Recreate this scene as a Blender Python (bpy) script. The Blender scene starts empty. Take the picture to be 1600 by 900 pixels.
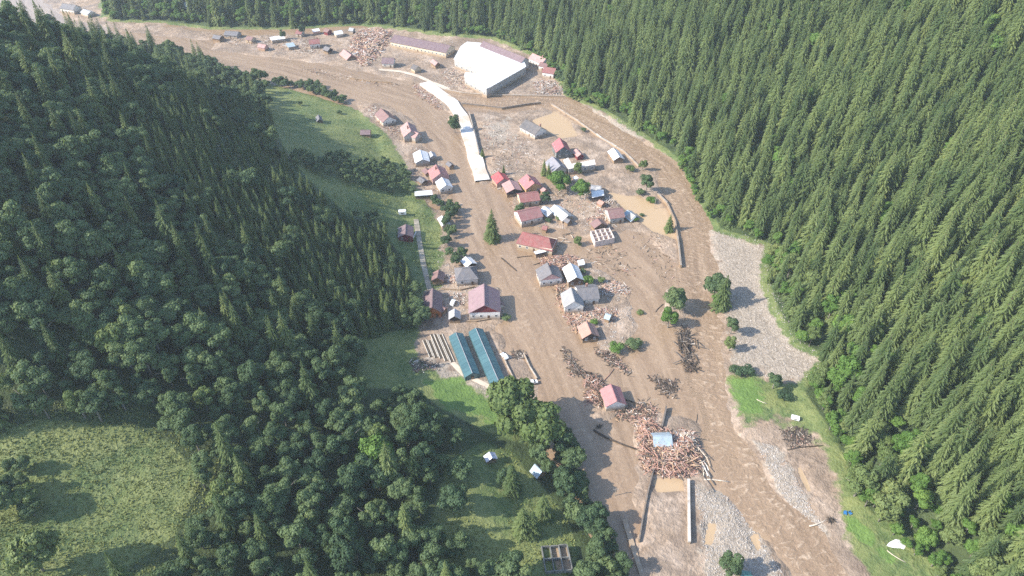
import bpy, math, random
import numpy as np
from mathutils import Vector, Matrix

rng = np.random.default_rng(7)
random.seed(7)
S = bpy.context.scene
COL = S.collection
R = math.radians

# ------------------------------------------------------------------ camera
CAM_H, PITCH, FPX = 215.0, R(39.0), 1120.0
cam_data = bpy.data.cameras.new('camera')
cam = bpy.data.objects.new('camera', cam_data)
COL.objects.link(cam)
cam.location = (0, 0, CAM_H)
cam.rotation_euler = (R(90) - PITCH, 0, 0)
cam_data.sensor_width = 36.0
cam_data.lens = FPX / 1600 * 36.0
cam_data.clip_end = 6000
cam_data.clip_start = 1.0
S.camera = cam

# ------------------------------------------------------------------ light
SUN_EL = R(36)
SHADOW = (0.97, 0.24)                       # ground direction in which shadows fall
world = bpy.data.worlds.new('World')
S.world = world
world.use_nodes = True
wn = world.node_tree
sky = wn.nodes.new('ShaderNodeTexSky')
sky.sky_type = 'NISHITA'
sky.sun_disc = False
sky.sun_elevation = SUN_EL
sky.sun_rotation = math.atan2(-SHADOW[0], -SHADOW[1])
sky.altitude = 600
bg = wn.nodes['Background']
bg.inputs['Strength'].default_value = 0.15
wn.links.new(sky.outputs['Color'], bg.inputs['Color'])
sun_data = bpy.data.lights.new('sun', 'SUN')
sun_data.energy = 3.5
sun_data.angle = R(0.53)
sun_data.color = (1.0, 0.93, 0.82)
sun = bpy.data.objects.new('sun', sun_data)
COL.objects.link(sun)
sd = Vector((SHADOW[0] * math.cos(SUN_EL), SHADOW[1] * math.cos(SUN_EL), -math.sin(SUN_EL)))
sun.rotation_euler = sd.to_track_quat('-Z', 'Y').to_euler()
S.view_settings.view_transform = 'Standard'
S.view_settings.look = 'None'
S.view_settings.exposure = 1.45
S.view_settings.gamma = 1.0
S.render.engine = 'CYCLES'
S.cycles.max_bounces = 6
S.cycles.diffuse_bounces = 3
S.cycles.glossy_bounces = 2
S.cycles.transmission_bounces = 3
S.cycles.volume_bounces = 1
S.cycles.transparent_max_bounces = 6
S.cycles.caustics_reflective = False
S.cycles.caustics_refractive = False
S.cycles.use_denoising = False
S.cycles.use_adaptive_sampling = False
try:
    S.cycles.sampling_pattern = 'BLUE_NOISE'
except TypeError:
    pass
S.cycles.sample_clamp_indirect = 4.0

# ------------------------------------------------------------------ pixel <-> place
CP, SP = math.cos(PITCH), math.sin(PITCH)


def G(px, py, z=0.0):
    """the place on the level z that the photograph shows at a pixel"""
    a, b = px - 800.0, 450.0 - py
    d = Vector((a, FPX * CP + b * SP, -FPX * SP + b * CP))
    t = (CAM_H - z) / -d.z
    return Vector((d.x * t, d.y * t, z))


def proj(x, y, z):
    dz = z - CAM_H
    dep = y * CP - dz * SP
    dep = np.where(dep < 1, 1, dep)
    up = y * SP + dz * CP
    return 800 + FPX * x / dep, 450 - FPX * up / dep, dep


def sdf(px, py, poly):
    """signed distance to a polygon, positive inside"""
    px = np.asarray(px, float); py = np.asarray(py, float)
    best = np.full(px.shape, 1e18)
    inside = np.zeros(px.shape, bool)
    n = len(poly)
    for i in range(n):
        x0, y0 = poly[i]; x1, y1 = poly[(i + 1) % n]
        ex, ey = x1 - x0, y1 - y0
        L = ex * ex + ey * ey + 1e-9
        t = np.clip(((px - x0) * ex + (py - y0) * ey) / L, 0, 1)
        best = np.minimum(best, (px - x0 - t * ex) ** 2 + (py - y0 - t * ey) ** 2)
        c = (y0 > py) != (y1 > py)
        if abs(ey) > 1e-9:
            inside ^= c & (px < ex * (py - y0) / ey + x0)
    d = np.sqrt(best)
    return np.where(inside, d, -d)


def wpoly(pts):
    return [tuple(G(a, b).xy) for a, b in pts]


def sstep(a, b, x):
    t = np.clip((x - a) / (b - a), 0, 1)
    return t * t * (3 - 2 * t)


# value noise for terrain and masks
_perm = rng.random((256, 256))


def vnoise(x, y, wl, k=0):
    x = np.asarray(x) / wl + 37.3 * k; y = np.asarray(y) / wl + 11.7 * k
    xi = np.floor(x).astype(int); yi = np.floor(y).astype(int)
    fx = x - xi; fy = y - yi
    fx = fx * fx * (3 - 2 * fx); fy = fy * fy * (3 - 2 * fy)
    g = lambda i, j: _perm[(xi + i) % 256, (yi + j) % 256]
    return (g(0, 0) * (1 - fx) + g(1, 0) * fx) * (1 - fy) + (g(0, 1) * (1 - fx) + g(1, 1) * fx) * fy


def fbm(x, y, wl, k=0):
    return (vnoise(x, y, wl, k) * .55 + vnoise(x, y, wl / 2.1, k + 1) * .3 + vnoise(x, y, wl / 4.3, k + 2) * .15) * 2 - 1


# ------------------------------------------------------------------ terrain shape
RIGHT_TOE = [(1600, 1150), (1455, 900), (1410, 850), (1340, 800), (1308, 720), (1265, 650), (1242, 612), (1262, 588), (1286, 566),
             (1240, 545), (1205, 490), (1188, 432), (1196, 388), (1118, 362), (1085, 300), (1062, 255), (1000, 212), (930, 170),
             (885, 150), (868, 122), (830, 88), (770, 64), (700, 58), (560, 40), (450, 46), (330, 46), (250, 36), (165, 34), (158, 5), (140, -40)]
LEFT_TOE = [(1080, 1150), (985, 1000), (950, 900), (905, 800), (865, 725), (800, 655), (700, 608), (645, 560), (655, 480), (668, 430),
            (672, 330), (646, 288), (606, 215), (550, 168), (430, 133), (380, 118), (300, 96), (100, 58), (-300, 30)]
RW = wpoly(RIGHT_TOE); LW = wpoly(LEFT_TOE)
RPOLY = [(RW[0][0], -900)] + RW + [(RW[-1][0], 2600), (3000, 2600), (3000, -900)]
LPOLY = [(LW[0][0], -900)] + LW + [(-3000, LW[-1][1] + 200), (-3000, -900)]

LAND = [wpoly(p) for p in [
    [(735, 172), (790, 178), (850, 168), (905, 198), (945, 222), (985, 252), (1008, 285), (985, 318), (930, 300), (890, 296), (845, 268), (800, 276), (765, 280), (748, 225)],
    [(848, 405), (880, 398), (925, 405), (945, 425), (985, 450), (1002, 500), (985, 545), (950, 555), (920, 530), (890, 500), (868, 455)],
    [(1000, 735), (1080, 738), (1112, 762), (1150, 790), (1178, 830), (1205, 855), (1240, 930), (1015, 930), (996, 850)],
    [(985, 655), (1030, 640), (1085, 668), (1105, 720), (1098, 752), (1010, 735)],
    [(912, 590), (935, 585), (985, 640), (960, 660), (920, 650)],
    [(560, 160), (600, 165), (640, 185), (662, 225), (690, 262), (708, 290), (700, 318), (640, 310)],
    [(640, 320), (700, 325), (715, 345), (712, 390), (748, 415), (748, 445), (782, 452), (788, 500), (772, 515), (792, 545), (822, 560), (842, 600), (835, 640), (800, 690), (640, 640)],
    [(330, 60), (480, 52), (600, 40), (880, 60), (892, 135), (880, 150), (755, 147), (690, 137), (640, 128), (560, 112), (500, 98), (440, 92), (330, 80)],
    [(648, 118), (672, 122), (700, 150), (736, 205), (766, 285), (748, 288), (722, 215), (690, 165)],
    [(1108, 360), (1205, 383), (1198, 440), (1248, 540), (1320, 553), (1255, 600), (1310, 705), (1345, 790), (1440, 900), (1345, 925), (1295, 845), (1225, 772), (1172, 692), (1142, 640), (1130, 590), (1132, 500), (1122, 420)],
    [(910, 160), (950, 178), (1010, 215), (1040, 240), (1000, 218), (955, 192)],
    [(820, 375), (870, 372), (885, 385), (850, 395), (822, 392)],
    [(800, 300), (850, 292), (900, 300), (960, 308), (1000, 330), (985, 350), (940, 380), (905, 360), (850, 356), (805, 345)],
    [(1040, 455), (1066, 452), (1070, 480), (1060, 510), (1030, 508)],
    [(985, 262), (1022, 262), (1045, 320), (1000, 312)],
    [(60, 0), (150, -20), (165, 34), (250, 38), (330, 50), (330, 66), (200, 50), (110, 30)],
    [(950, 330), (1010, 315), (1060, 380), (1060, 410), (1010, 370), (960, 352)],
]]
POND = [wpoly(p) for p in [
    [(830, 188), (868, 176), (892, 195), (903, 212), (878, 216), (850, 205)],
    [(950, 300), (1000, 310), (1040, 330), (1055, 372), (1020, 362), (985, 335)],
    [(1018, 748), (1066, 748), (1068, 766), (1025, 770)],
    [(1104, 815), (1122, 818), (1112, 850), (1102, 850)],
    [(1170, 838), (1180, 838), (1190, 858), (1182, 860)],
    [(1241, 726), (1250, 730), (1272, 772), (1262, 768)],
]]


def height(x, y):
    x = np.asarray(x, float); y = np.asarray(y, float)
    dr = sdf(x, y, RPOLY); dl = sdf(x, y, LPOLY)
    n1 = fbm(x, y, 130, 3); n2 = fbm(x, y, 38, 5); n3 = fbm(x, y, 9, 8)
    # right-hand slope
    zr = np.interp(dr, [0, 8, 30, 300, 800, 2500], [0, 2.0, 14, 182, 420, 900])
    zr = zr * (1 + 0.22 * n1 * sstep(10, 80, dr)) + sstep(8, 60, dr) * (fbm(x, y, 75, 13) * 11 + n2 * 3)
    # left-hand slope: gentle at the foot, steep above, easing out towards the far nose
    far = sstep(330, 470, y)
    near = 1 - sstep(120, 215, y)
    zs = np.interp(dl, [0, 10, 50, 190, 440, 560, 1500], [0, 2.0, 20, 106, 255, 290, 300])
    zg = np.interp(dl, [0, 10, 60, 170, 400, 900], [0, 1.6, 13, 52, 120, 190])
    zn = np.interp(dl, [0, 14, 60, 110, 250, 420, 1500], [0, 2.2, 10, 26, 62, 105, 130])
    zl = zs * (1 - far) * (1 - near) + zg * far + zn * near * (1 - far)
    crest = np.interp(y, [-100, 36, 60, 180, 230, 330, 430, 600], [100, 105, 130, 240, 262, 262, 190, 130]) * (1 + .05 * n1)  # unseen left ridge, added and shaped for the sunlight it lets past
    zl = zl + np.maximum(0, crest - zl) * sstep(235, 470, dl)
    zl = zl * (1 + 0.12 * n1 * sstep(20, 90, dl)) + sstep(5, 40, dl) * n2 * 2.0
    # valley floor
    land = np.full(x.shape, -99.0)
    for p in LAND:
        land = np.maximum(land, sdf(x, y, p))
    pond = np.full(x.shape, -99.0)
    for p in POND:
        pond = np.maximum(pond, sdf(x, y, p))
    edge = land + 3.4 * n3 + 2.4 * n2
    fl = -0.75 + 1.35 * sstep(-4.5, 4, edge) + 0.10 * n3 + .12 * n2
    fl = np.where(pond > -2, fl - 1.1 * sstep(-2, 1.5, pond + n3), fl)
    out = np.maximum(dr, dl)
    fl = fl + 0.95 * sstep(-5, 2, out + 1.5 * n3)
    return fl + np.where(dr > 0, zr, 0) + np.where(dl > 0, zl, 0)


def hz(x, y):
    return float(height(np.array([x]), np.array([y]))[0])


def H(px, py, above=0.0):
    """the place on the ground (raised by above) that the photograph shows at a pixel"""
    a, b = px - 800.0, 450.0 - py
    d = np.array([a, FPX * CP + b * SP, -FPX * SP + b * CP]); d /= np.linalg.norm(d)
    t = np.arange(120, 1000, 2.0)
    X = d[0] * t; Y = d[1] * t; Z = CAM_H + d[2] * t
    g = height(X, Y) + above - Z
    i = int(np.argmax(g > 0))
    if not (g > 0).any():
        i = len(t) - 1
    if i > 0 and g[i] > 0:
        f = g[i - 1] / (g[i - 1] - g[i]); tt = t[i - 1] + 2.0 * f
    else:
        tt = t[i]
    return Vector((d[0] * tt, d[1] * tt, CAM_H + d[2] * tt - above))


# ------------------------------------------------------------------ materials
MATS = {}


def nt_new(name):
    m = bpy.data.materials.new(name); m.use_nodes = True
    nt = m.node_tree
    p = nt.nodes['Principled BSDF']
    return m, nt, p


def node(nt, typ, **kw):
    n = nt.nodes.new('ShaderNode' + typ)
    for k, v in kw.items():
        if k in ('operation', 'blend_type', 'data_type', 'attribute_name', 'attribute_type', 'wave_type', 'bands_direction', 'feature', 'noise_dimensions', 'wave_profile', 'distance'):
            setattr(n, k, v)
    return n


def noise(nt, vec, scale, detail=3, rough=.55, dist=0.0):
    n = nt.nodes.new('ShaderNodeTexNoise')
    n.inputs['Scale'].default_value = scale; n.inputs['Detail'].default_value = detail
    n.inputs['Roughness'].default_value = rough; n.inputs['Distortion'].default_value = dist
    if vec is not None:
        nt.links.new(vec, n.inputs['Vector'])
    return n.outputs['Fac']


def ramp(nt, fac, stops):
    n = nt.nodes.new('ShaderNodeValToRGB')
    el = n.color_ramp.elements
    while len(el) < len(stops):
        el.new(0.5)
    for e, (p, c) in zip(el, stops):
        e.position = p
        e.color = (c[0], c[1], c[2], 1) if not isinstance(c, (int, float)) else (c, c, c, 1)
    nt.links.new(fac, n.inputs['Fac'])
    return n.outputs['Color']


def mixc(nt, fac, a, b, blend='MIX'):
    n = nt.nodes.new('ShaderNodeMix'); n.data_type = 'RGBA'; n.blend_type = blend
    for s, v in ((n.inputs[0], fac), (n.inputs[6], a), (n.inputs[7], b)):
        if isinstance(v, (int, float)):
            s.default_value = v
        elif isinstance(v, tuple):
            s.default_value = (*v[:3], 1)
        else:
            nt.links.new(v, s)
    return n.outputs[2]


def math_(nt, op, a, b=None, c=None, clamp=False):
    n = nt.nodes.new('ShaderNodeMath'); n.operation = op; n.use_clamp = clamp
    for i, v in enumerate((a, b, c)):
        if v is None:
            continue
        if isinstance(v, (int, float)):
            n.inputs[i].default_value = v
        else:
            nt.links.new(v, n.inputs[i])
    return n.outputs[0]


def bump(nt, p, hgt, strength=.5, dist=.1):
    b = nt.nodes.new('ShaderNodeBump')
    b.inputs['Strength'].default_value = strength; b.inputs['Distance'].default_value = dist
    nt.links.new(hgt, b.inputs['Height']); nt.links.new(b.outputs['Normal'], p.inputs['Normal'])


def attr(nt, name):
    a = nt.nodes.new('ShaderNodeAttribute'); a.attribute_name = name
    return a


def coords(nt, kind='Object'):
    return nt.nodes.new('ShaderNodeTexCoord').outputs[kind]


def mapping(nt, vec, scale):
    m = nt.nodes.new('ShaderNodeMapping'); m.inputs['Scale'].default_value = scale
    nt.links.new(vec, m.inputs['Vector'])
    return m.outputs['Vector']


def plain(name, c, rough=.75, var=.25, scale=.6, spec=.3, metal=0.0, mud=0.0):
    """matt surface with uneven colour and, at choice, mud splashed up from the ground"""
    if name in MATS:
        return MATS[name]
    m, nt, p = nt_new(name)
    oc = coords(nt)
    f = noise(nt, oc, scale, 4, .6)
    dark = tuple(v * (1 - var) for v in c); lite = tuple(min(1, v * (1 + var)) for v in c)
    col = ramp(nt, f, [(.3, dark), (.7, lite)])
    if mud:
        sx = nt.nodes.new('ShaderNodeSeparateXYZ'); nt.links.new(oc, sx.inputs[0])
        hgt = math_(nt, 'ADD', sx.outputs['Z'], math_(nt, 'MULTIPLY', noise(nt, oc, .9, 3), -1.6))
        k = math_(nt, 'SUBTRACT', 1.0, math_(nt, 'DIVIDE', hgt, mud), clamp=True)
        k = math_(nt, 'MULTIPLY', k, .85)
        col = mixc(nt, k, col, (.30, .21, .13))
    nt.links.new(col, p.inputs['Base Color'])
    p.inputs['Roughness'].default_value = rough
    p.inputs['Specular IOR Level'].default_value = spec
    p.inputs['Metallic'].default_value = metal
    MATS[name] = m
    return m


def roofing(name, c, rough=.5, pitch=1.1, rust=.15, bump_k=.6):
    """seamed metal or tile roof; seams run down the slope, spaced along the ridge"""
    if name in MATS:
        return MATS[name]
    m, nt, p = nt_new(name)
    oc = coords(nt)
    w = nt.nodes.new('ShaderNodeTexWave'); w.wave_type = 'BANDS'; w.bands_direction = 'X'
    w.inputs['Scale'].default_value = .314 / pitch * 2; w.inputs['Distortion'].default_value = .3
    nt.links.new(oc, w.inputs['Vector'])
    f = noise(nt, oc, .35, 4, .65); f2 = noise(nt, mapping(nt, oc, (2.2, .35, .35)), 1.0, 3)
    col = ramp(nt, f, [(.3, tuple(v * .78 for v in c)), (.72, tuple(min(1, v * 1.18) for v in c))])
    seam = ramp(nt, w.outputs['Fac'], [(.0, .72), (.25, 1.0)])
    col = mixc(nt, 1.0, col, seam, 'MULTIPLY')
    k = math_(nt, 'MULTIPLY', ramp(nt, f2, [(.5, 0.0), (.75, 1.0)]), rust)
    col = mixc(nt, k, col, (.26, .18, .12))
    oi = nt.nodes.new('ShaderNodeObjectInfo')
    col = mixc(nt, math_(nt, 'MULTIPLY', oi.outputs['Random'], .25), col, tuple(v * .7 for v in c))
    if max(c) < .6:
        col = mixc(nt, ramp(nt, noise(nt, oc, .55, 4, .7), [(.35, .08), (.7, .38)]), col, (.30, .245, .20))
    nt.links.new(col, p.inputs['Base Color'])
    p.inputs['Roughness'].default_value = rough
    p.inputs['Specular IOR Level'].default_value = .35
    bump(nt, p, w.outputs['Fac'], bump_k, .08)
    MATS[name] = m
    return m


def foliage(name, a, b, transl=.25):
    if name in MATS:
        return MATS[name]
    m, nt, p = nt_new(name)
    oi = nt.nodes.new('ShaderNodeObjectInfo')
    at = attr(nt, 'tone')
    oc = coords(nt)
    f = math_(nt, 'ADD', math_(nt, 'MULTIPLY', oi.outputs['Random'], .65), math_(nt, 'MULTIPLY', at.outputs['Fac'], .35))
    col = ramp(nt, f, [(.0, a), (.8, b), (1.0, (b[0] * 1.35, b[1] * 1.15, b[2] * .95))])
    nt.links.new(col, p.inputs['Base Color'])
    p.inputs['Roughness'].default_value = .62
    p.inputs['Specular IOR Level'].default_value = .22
    t = nt.nodes.new('ShaderNodeBsdfTranslucent')
    nt.links.new(mixc(nt, .5, col, (b[0] * 1.5, b[1] * 1.5, b[2] * .8)), t.inputs['Color'])
    mx = nt.nodes.new('ShaderNodeMixShader'); mx.inputs[0].default_value = transl
    nt.links.new(p.outputs[0], mx.inputs[1]); nt.links.new(t.outputs[0], mx.inputs[2])
    nt.links.new(mx.outputs[0], nt.nodes['Material Output'].inputs['Surface'])
    MATS[name] = m
    return m


# ------------------------------------------------------------------ object helpers
def mesh_obj(name, verts, faces, mat=None, parent=None, smooth=False, mi=None):
    me = bpy.data.meshes.new(name)
    me.from_pydata([tuple(v) for v in verts], [], [tuple(f) for f in faces])
    mats = mat if isinstance(mat, (list, tuple)) else [mat]
    for m in mats:
        if m is not None:
            me.materials.append(m)
    if mi is not None:
        me.polygons.foreach_set('material_index', np.asarray(mi, np.int32))
    if smooth:
        me.polygons.foreach_set('use_smooth', np.ones(len(me.polygons), bool))
    me.update()
    return link(name, me, parent)


def link(name, data, parent=None):
    o = bpy.data.objects.new(name, data)
    COL.objects.link(o)
    if parent is not None:
        o.parent = parent
    return o


def tag(o, label, cat=None, group=None, kind=None):
    o['label'] = label
    if cat:
        o['category'] = cat
    if group:
        o['group'] = group
    if kind:
        o['kind'] = kind
    return o


def empty(name, loc, rz=0.0):
    o = bpy.data.objects.new(name, None)
    o.empty_display_size = .5
    COL.objects.link(o)
    o.location = loc; o.rotation_euler = (0, 0, rz)
    return o


def structure(o):
    o['kind'] = 'structure'
    return o


class MB:
    """collects simple solids into one mesh"""
    def __init__(s):
        s.v = []; s.f = []; s.m = []

    def add(s, vs, fs, mi=0):
        n = len(s.v); s.v += [tuple(v) for v in vs]
        s.f += [tuple(i + n for i in f) for f in fs]; s.m += [mi] * len(fs)
        return s

    def box(s, x0, x1, y0, y1, z0, z1, mi=0):
        vs = [(x0, y0, z0), (x1, y0, z0), (x1, y1, z0), (x0, y1, z0), (x0, y0, z1), (x1, y0, z1), (x1, y1, z1), (x0, y1, z1)]
        return s.add(vs, [(0, 3, 2, 1), (4, 5, 6, 7), (0, 1, 5, 4), (1, 2, 6, 5), (2, 3, 7, 6), (3, 0, 4, 7)], mi)

    def bar(s, a, b, w, h, mi=0, up=(0, 0, 1)):
        a = Vector(a); b = Vector(b); d = (b - a).normalized()
        u = Vector(up)
        if abs(d.dot(u)) > .98:
            u = Vector((1, 0, 0))
        sx = d.cross(u).normalized() * w / 2; uz = sx.cross(d).normalized() * h / 2
        vs = [a - sx - uz, a + sx - uz, a + sx + uz, a - sx + uz, b - sx - uz, b + sx - uz, b + sx + uz, b - sx + uz]
        return s.add(vs, [(0, 1, 2, 3), (7, 6, 5, 4), (0, 4, 5, 1), (1, 5, 6, 2), (2, 6, 7, 3), (3, 7, 4, 0)], mi)

    def tube(s, pts, rad, n=6, mi=0):
        rings = []
        for i, p in enumerate(pts):
            p = Vector(p)
            d = (Vector(pts[min(i + 1, len(pts) - 1)]) - Vector(pts[max(i - 1, 0)])).normalized()
            u = Vector((0, 0, 1)) if abs(d.z) < .9 else Vector((1, 0, 0))
            sx = d.cross(u).normalized(); uz = sx.cross(d)
            r = rad[i] if isinstance(rad, (list, tuple)) else rad
            rings.append([p + (sx * math.cos(6.2832 * k / n) + uz * math.sin(6.2832 * k / n)) * r for k in range(n)])
        vs = [v for r in rings for v in r]; fs = []
        for i in range(len(pts) - 1):
            for k in range(n):
                fs.append((i * n + k, i * n + (k + 1) % n, (i + 1) * n + (k + 1) % n, (i + 1) * n + k))
        fs.append(tuple(reversed(range(n)))); fs.append(tuple((len(pts) - 1) * n + k for k in range(n)))
        return s.add(vs, fs, mi)

    def data(s, name, mats, smooth=False):
        me = bpy.data.meshes.new(name)
        me.from_pydata(s.v, [], s.f)
        for m in (mats if isinstance(mats, (list, tuple)) else [mats]):
            me.materials.append(m)
        me.polygons.foreach_set('material_index', np.asarray(s.m, np.int32))
        if smooth:
            me.polygons.foreach_set('use_smooth', np.ones(len(me.polygons), bool))
        me.update()
        return me

    def build(s, name, mats, parent=None, smooth=False):
        return link(name, s.data(name, mats, smooth), parent)


# ------------------------------------------------------------------ surface zones (by where they stand)
MEADOW = [
    [(420, 130), (470, 137), (545, 172), (600, 208), (628, 245), (648, 292), (655, 330), (600, 325), (540, 305), (480, 275), (452, 235), (425, 185)],
    [(500, 290), (560, 300), (650, 325), (690, 345), (690, 450), (655, 452), (640, 400), (600, 350), (540, 330)],
    [(560, 535), (645, 520), (660, 560), (640, 600), (565, 600)],
    [(655, 860), (680, 790), (700, 720), (755, 692), (800, 705), (835, 750), (880, 800), (905, 860), (880, 910), (800, 915)],
    [(-60, 700), (60, 655), (200, 668), (262, 690), (315, 745), (275, 835), (190, 895), (60, 930), (-60, 940)],
    [(655, 590), (720, 590), (800, 640), (780, 665), (690, 640)],
]
RIGHT_GRASS = [
    [(1135, 588), (1180, 585), (1255, 602), (1330, 660), (1375, 780), (1480, 900), (1490, 940), (1380, 930), (1330, 860), (1312, 790), (1302, 730), (1272, 680), (1215, 655), (1160, 662)],
]
GRAVEL = [
    [(1105, 358), (1210, 380), (1205, 440), (1250, 540), (1325, 553), (1250, 605), (1200, 590), (1150, 575), (1140, 500), (1125, 420)],
    [(1180, 690), (1215, 700), (1250, 760), (1290, 830), (1270, 830), (1215, 765)],
    [(1085, 760), (1140, 775), (1180, 830), (1225, 900), (1240, 930), (1110, 930), (1100, 860)],
    [(900, 158), (950, 178), (1010, 215), (1000, 222), (950, 195)],
    [(760, 190), (790, 190), (800, 215), (770, 220)],
    [(640, 560), (700, 570), (760, 600), (800, 640), (790, 660), (700, 610), (630, 590)],
]
GREEN = [[(1140, 590), (1178, 588), (1200, 620), (1195, 650), (1150, 650)], [(1330, 790), (1380, 850), (1420, 880), (1380, 880), (1320, 830)], [(655, 590), (720, 590), (800, 640), (780, 665), (690, 640)]]

MATS_ground = None


def ground_material():
    m, nt, p = nt_new('valley ground')
    pos = nt.nodes.new('ShaderNodeNewGeometry').outputs['Position']
    nf = noise(nt, pos, .16, 5, .6); nm = noise(nt, pos, .05, 4, .6); ns = noise(nt, pos, 1.1, 3, .6); nl = noise(nt, pos, .4, 4, .65, .6)
    mud = ramp(nt, nl, [(.25, (.17, .122, .086)), (.5, (.30, .218, .152)), (.72, (.43, .325, .238))])
    mud = mixc(nt, ramp(nt, nm, [(.45, 0.0), (.65, .6)]), mud, (.46, .37, .295))
    wet = ramp(nt, noise(nt, pos, .045, 6, .68, .8), [(.44, 0.0), (.56, .75)])
    mud = mixc(nt, wet, mud, ramp(nt, nf, [(.3, (.135, .10, .075)), (.7, (.245, .185, .135))]))
    stone = ramp(nt, ns, [(.3, (.13, .105, .08)), (.5, (.29, .245, .195)), (.68, (.44, .385, .32))])
    stone = mixc(nt, .45, stone, ramp(nt, nl, [(.3, (.23, .18, .13)), (.7, (.42, .35, .275))]))
    grass = ramp(nt, nl, [(.28, (.060, .092, .032)), (.5, (.105, .145, .048)), (.72, (.175, .195, .076))])
    grass = mixc(nt, ramp(nt, nm, [(.42, 0.0), (.62, .65)]), grass, (.215, .228, .082))
    lush = ramp(nt, nf, [(.3, (.085, .145, .035)), (.7, (.145, .225, .055))])
    floor = ramp(nt, nf, [(.3, (.028, .042, .018)), (.7, (.075, .105, .038))])
    def wt(name, k=.55):
        a = math_(nt, 'ADD', attr(nt, name).outputs['Fac'], math_(nt, 'MULTIPLY', math_(nt, 'SUBTRACT', nf, .5), k * 2))
        return ramp(nt, a, [(.42, 0.0), (.58, 1.0)])
    col = mixc(nt, wt('gravel', .8), mud, stone)
    rgh = math_(nt, 'SUBTRACT', .85, math_(nt, 'MULTIPLY', wet, .4))
    col = mixc(nt, wt('grass'), col, grass)
    col = mixc(nt, wt('lush', .7), col, lush)
    col = mixc(nt, wt('wood', .3), col, floor)
    nt.links.new(col, p.inputs['Base Color'])
    nt.links.new(rgh, p.inputs['Roughness'])
    p.inputs['Specular IOR Level'].default_value = .25
    bump(nt, p, math_(nt, 'ADD', nl, math_(nt, 'MULTIPLY', ns, .5)), .8, .9)
    return m


def graded(lo, a, b, hi, fine, grow=1.06, cap=14):
    mid = list(np.arange(a, b + .01, fine)); out = list(mid)
    st = fine; x = a; left = []
    while x > lo:
        st = min(cap, st * grow); x -= st; left.append(x)
    st = fine; x = b; right = []
    while x < hi:
        st = min(cap, st * grow); x += st; right.append(x)
    return np.array(left[::-1] + out + right)


LEFT_WOOD = [(-500, 34), (0, 47), (100, 60), (250, 88), (330, 110), (412, 130), (424, 185), (455, 240), (500, 292), (555, 330), (600, 352), (630, 400),
             (645, 450), (652, 515), (560, 532), (562, 602), (640, 604), (700, 632), (760, 675), (850, 702), (885, 725), (930, 800), (965, 900), (1030, 1060), (-500, 1060)]


def grid_mesh(name, gx, gy, z, mat, attrs=None, smooth=True):
    nx, ny = len(gx), len(gy)
    X, Y = np.meshgrid(gx, gy)
    co = np.stack([X.ravel(), Y.ravel(), np.asarray(z).ravel()], 1)
    i = np.arange((ny - 1) * (nx - 1)); r = i // (nx - 1); c = i % (nx - 1)
    a = r * nx + c
    quads = np.stack([a, a + 1, a + nx + 1, a + nx], 1).astype(np.int32)
    me = bpy.data.meshes.new(name)
    me.vertices.add(len(co)); me.vertices.foreach_set('co', co.astype(np.float32).ravel())
    me.loops.add(quads.size); me.loops.foreach_set('vertex_index', quads.ravel())
    me.polygons.add(len(quads)); me.polygons.foreach_set('loop_start', np.arange(0, quads.size, 4, dtype=np.int32))
    if smooth:
        me.polygons.foreach_set('use_smooth', np.ones(len(quads), bool))
    me.materials.append(mat)
    for k, v in (attrs or {}).items():
        at = me.attributes.new(k, 'FLOAT', 'POINT'); at.data.foreach_set('value', np.asarray(v, np.float32).ravel())
    me.update(); me.validate()
    return link(name, me)


gx = graded(-640, -135, 185, 500, 1.7)
gy = graded(-20, 112, 640, 1000, 1.9)
TX, TY = np.meshgrid(gx, gy)
TZ = height(TX.ravel(), TY.ravel()).reshape(TX.shape)
ppx, ppy, pdep = proj(TX, TY, TZ)
DR = sdf(TX, TY, RPOLY); DL = sdf(TX, TY, LPOLY)


def zone(polys, soft):
    v = np.full(ppx.shape, -999.0)
    for p in polys:
        v = np.maximum(v, sdf(ppx, ppy, p))
    return np.clip(.5 + v / soft, 0, 1)


meadow = zone(MEADOW, 30)
a_grass = np.maximum(np.maximum(meadow, zone(RIGHT_GRASS, 55)), np.clip(.5 + (np.maximum(DL, DR) + 1) / 8, 0, 1))
a_grav = zone(GRAVEL, 46)
a_lush = zone(GREEN, 30) * .8
a_wood = np.maximum(np.clip(.5 + (DR - 3) / 6, 0, 1), zone([LEFT_WOOD], 20) * (1 - meadow))
terrain = structure(grid_mesh('terrain', gx, gy, TZ, ground_material(), dict(grass=a_grass, gravel=a_grav, lush=a_lush, wood=a_wood)))

# ------------------------------------------------------------------ flood water
FLOW = [wpoly(p) for p in [
    [(150, -10), (260, 55), (340, 85), (450, 105), (560, 138), (640, 165), (700, 235), (745, 330), (795, 430), (850, 530), (900, 640), (945, 760), (985, 900), (1020, 1050)],
    [(690, 146), (780, 156), (880, 165), (960, 205), (1040, 262), (1085, 340), (1092, 430), (1098, 520), (1110, 610), (1150, 700), (1215, 800), (1290, 900), (1370, 1020)],
    [(880, 330), (930, 390), (1000, 460), (1030, 540), (1075, 650)],
]]


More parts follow.
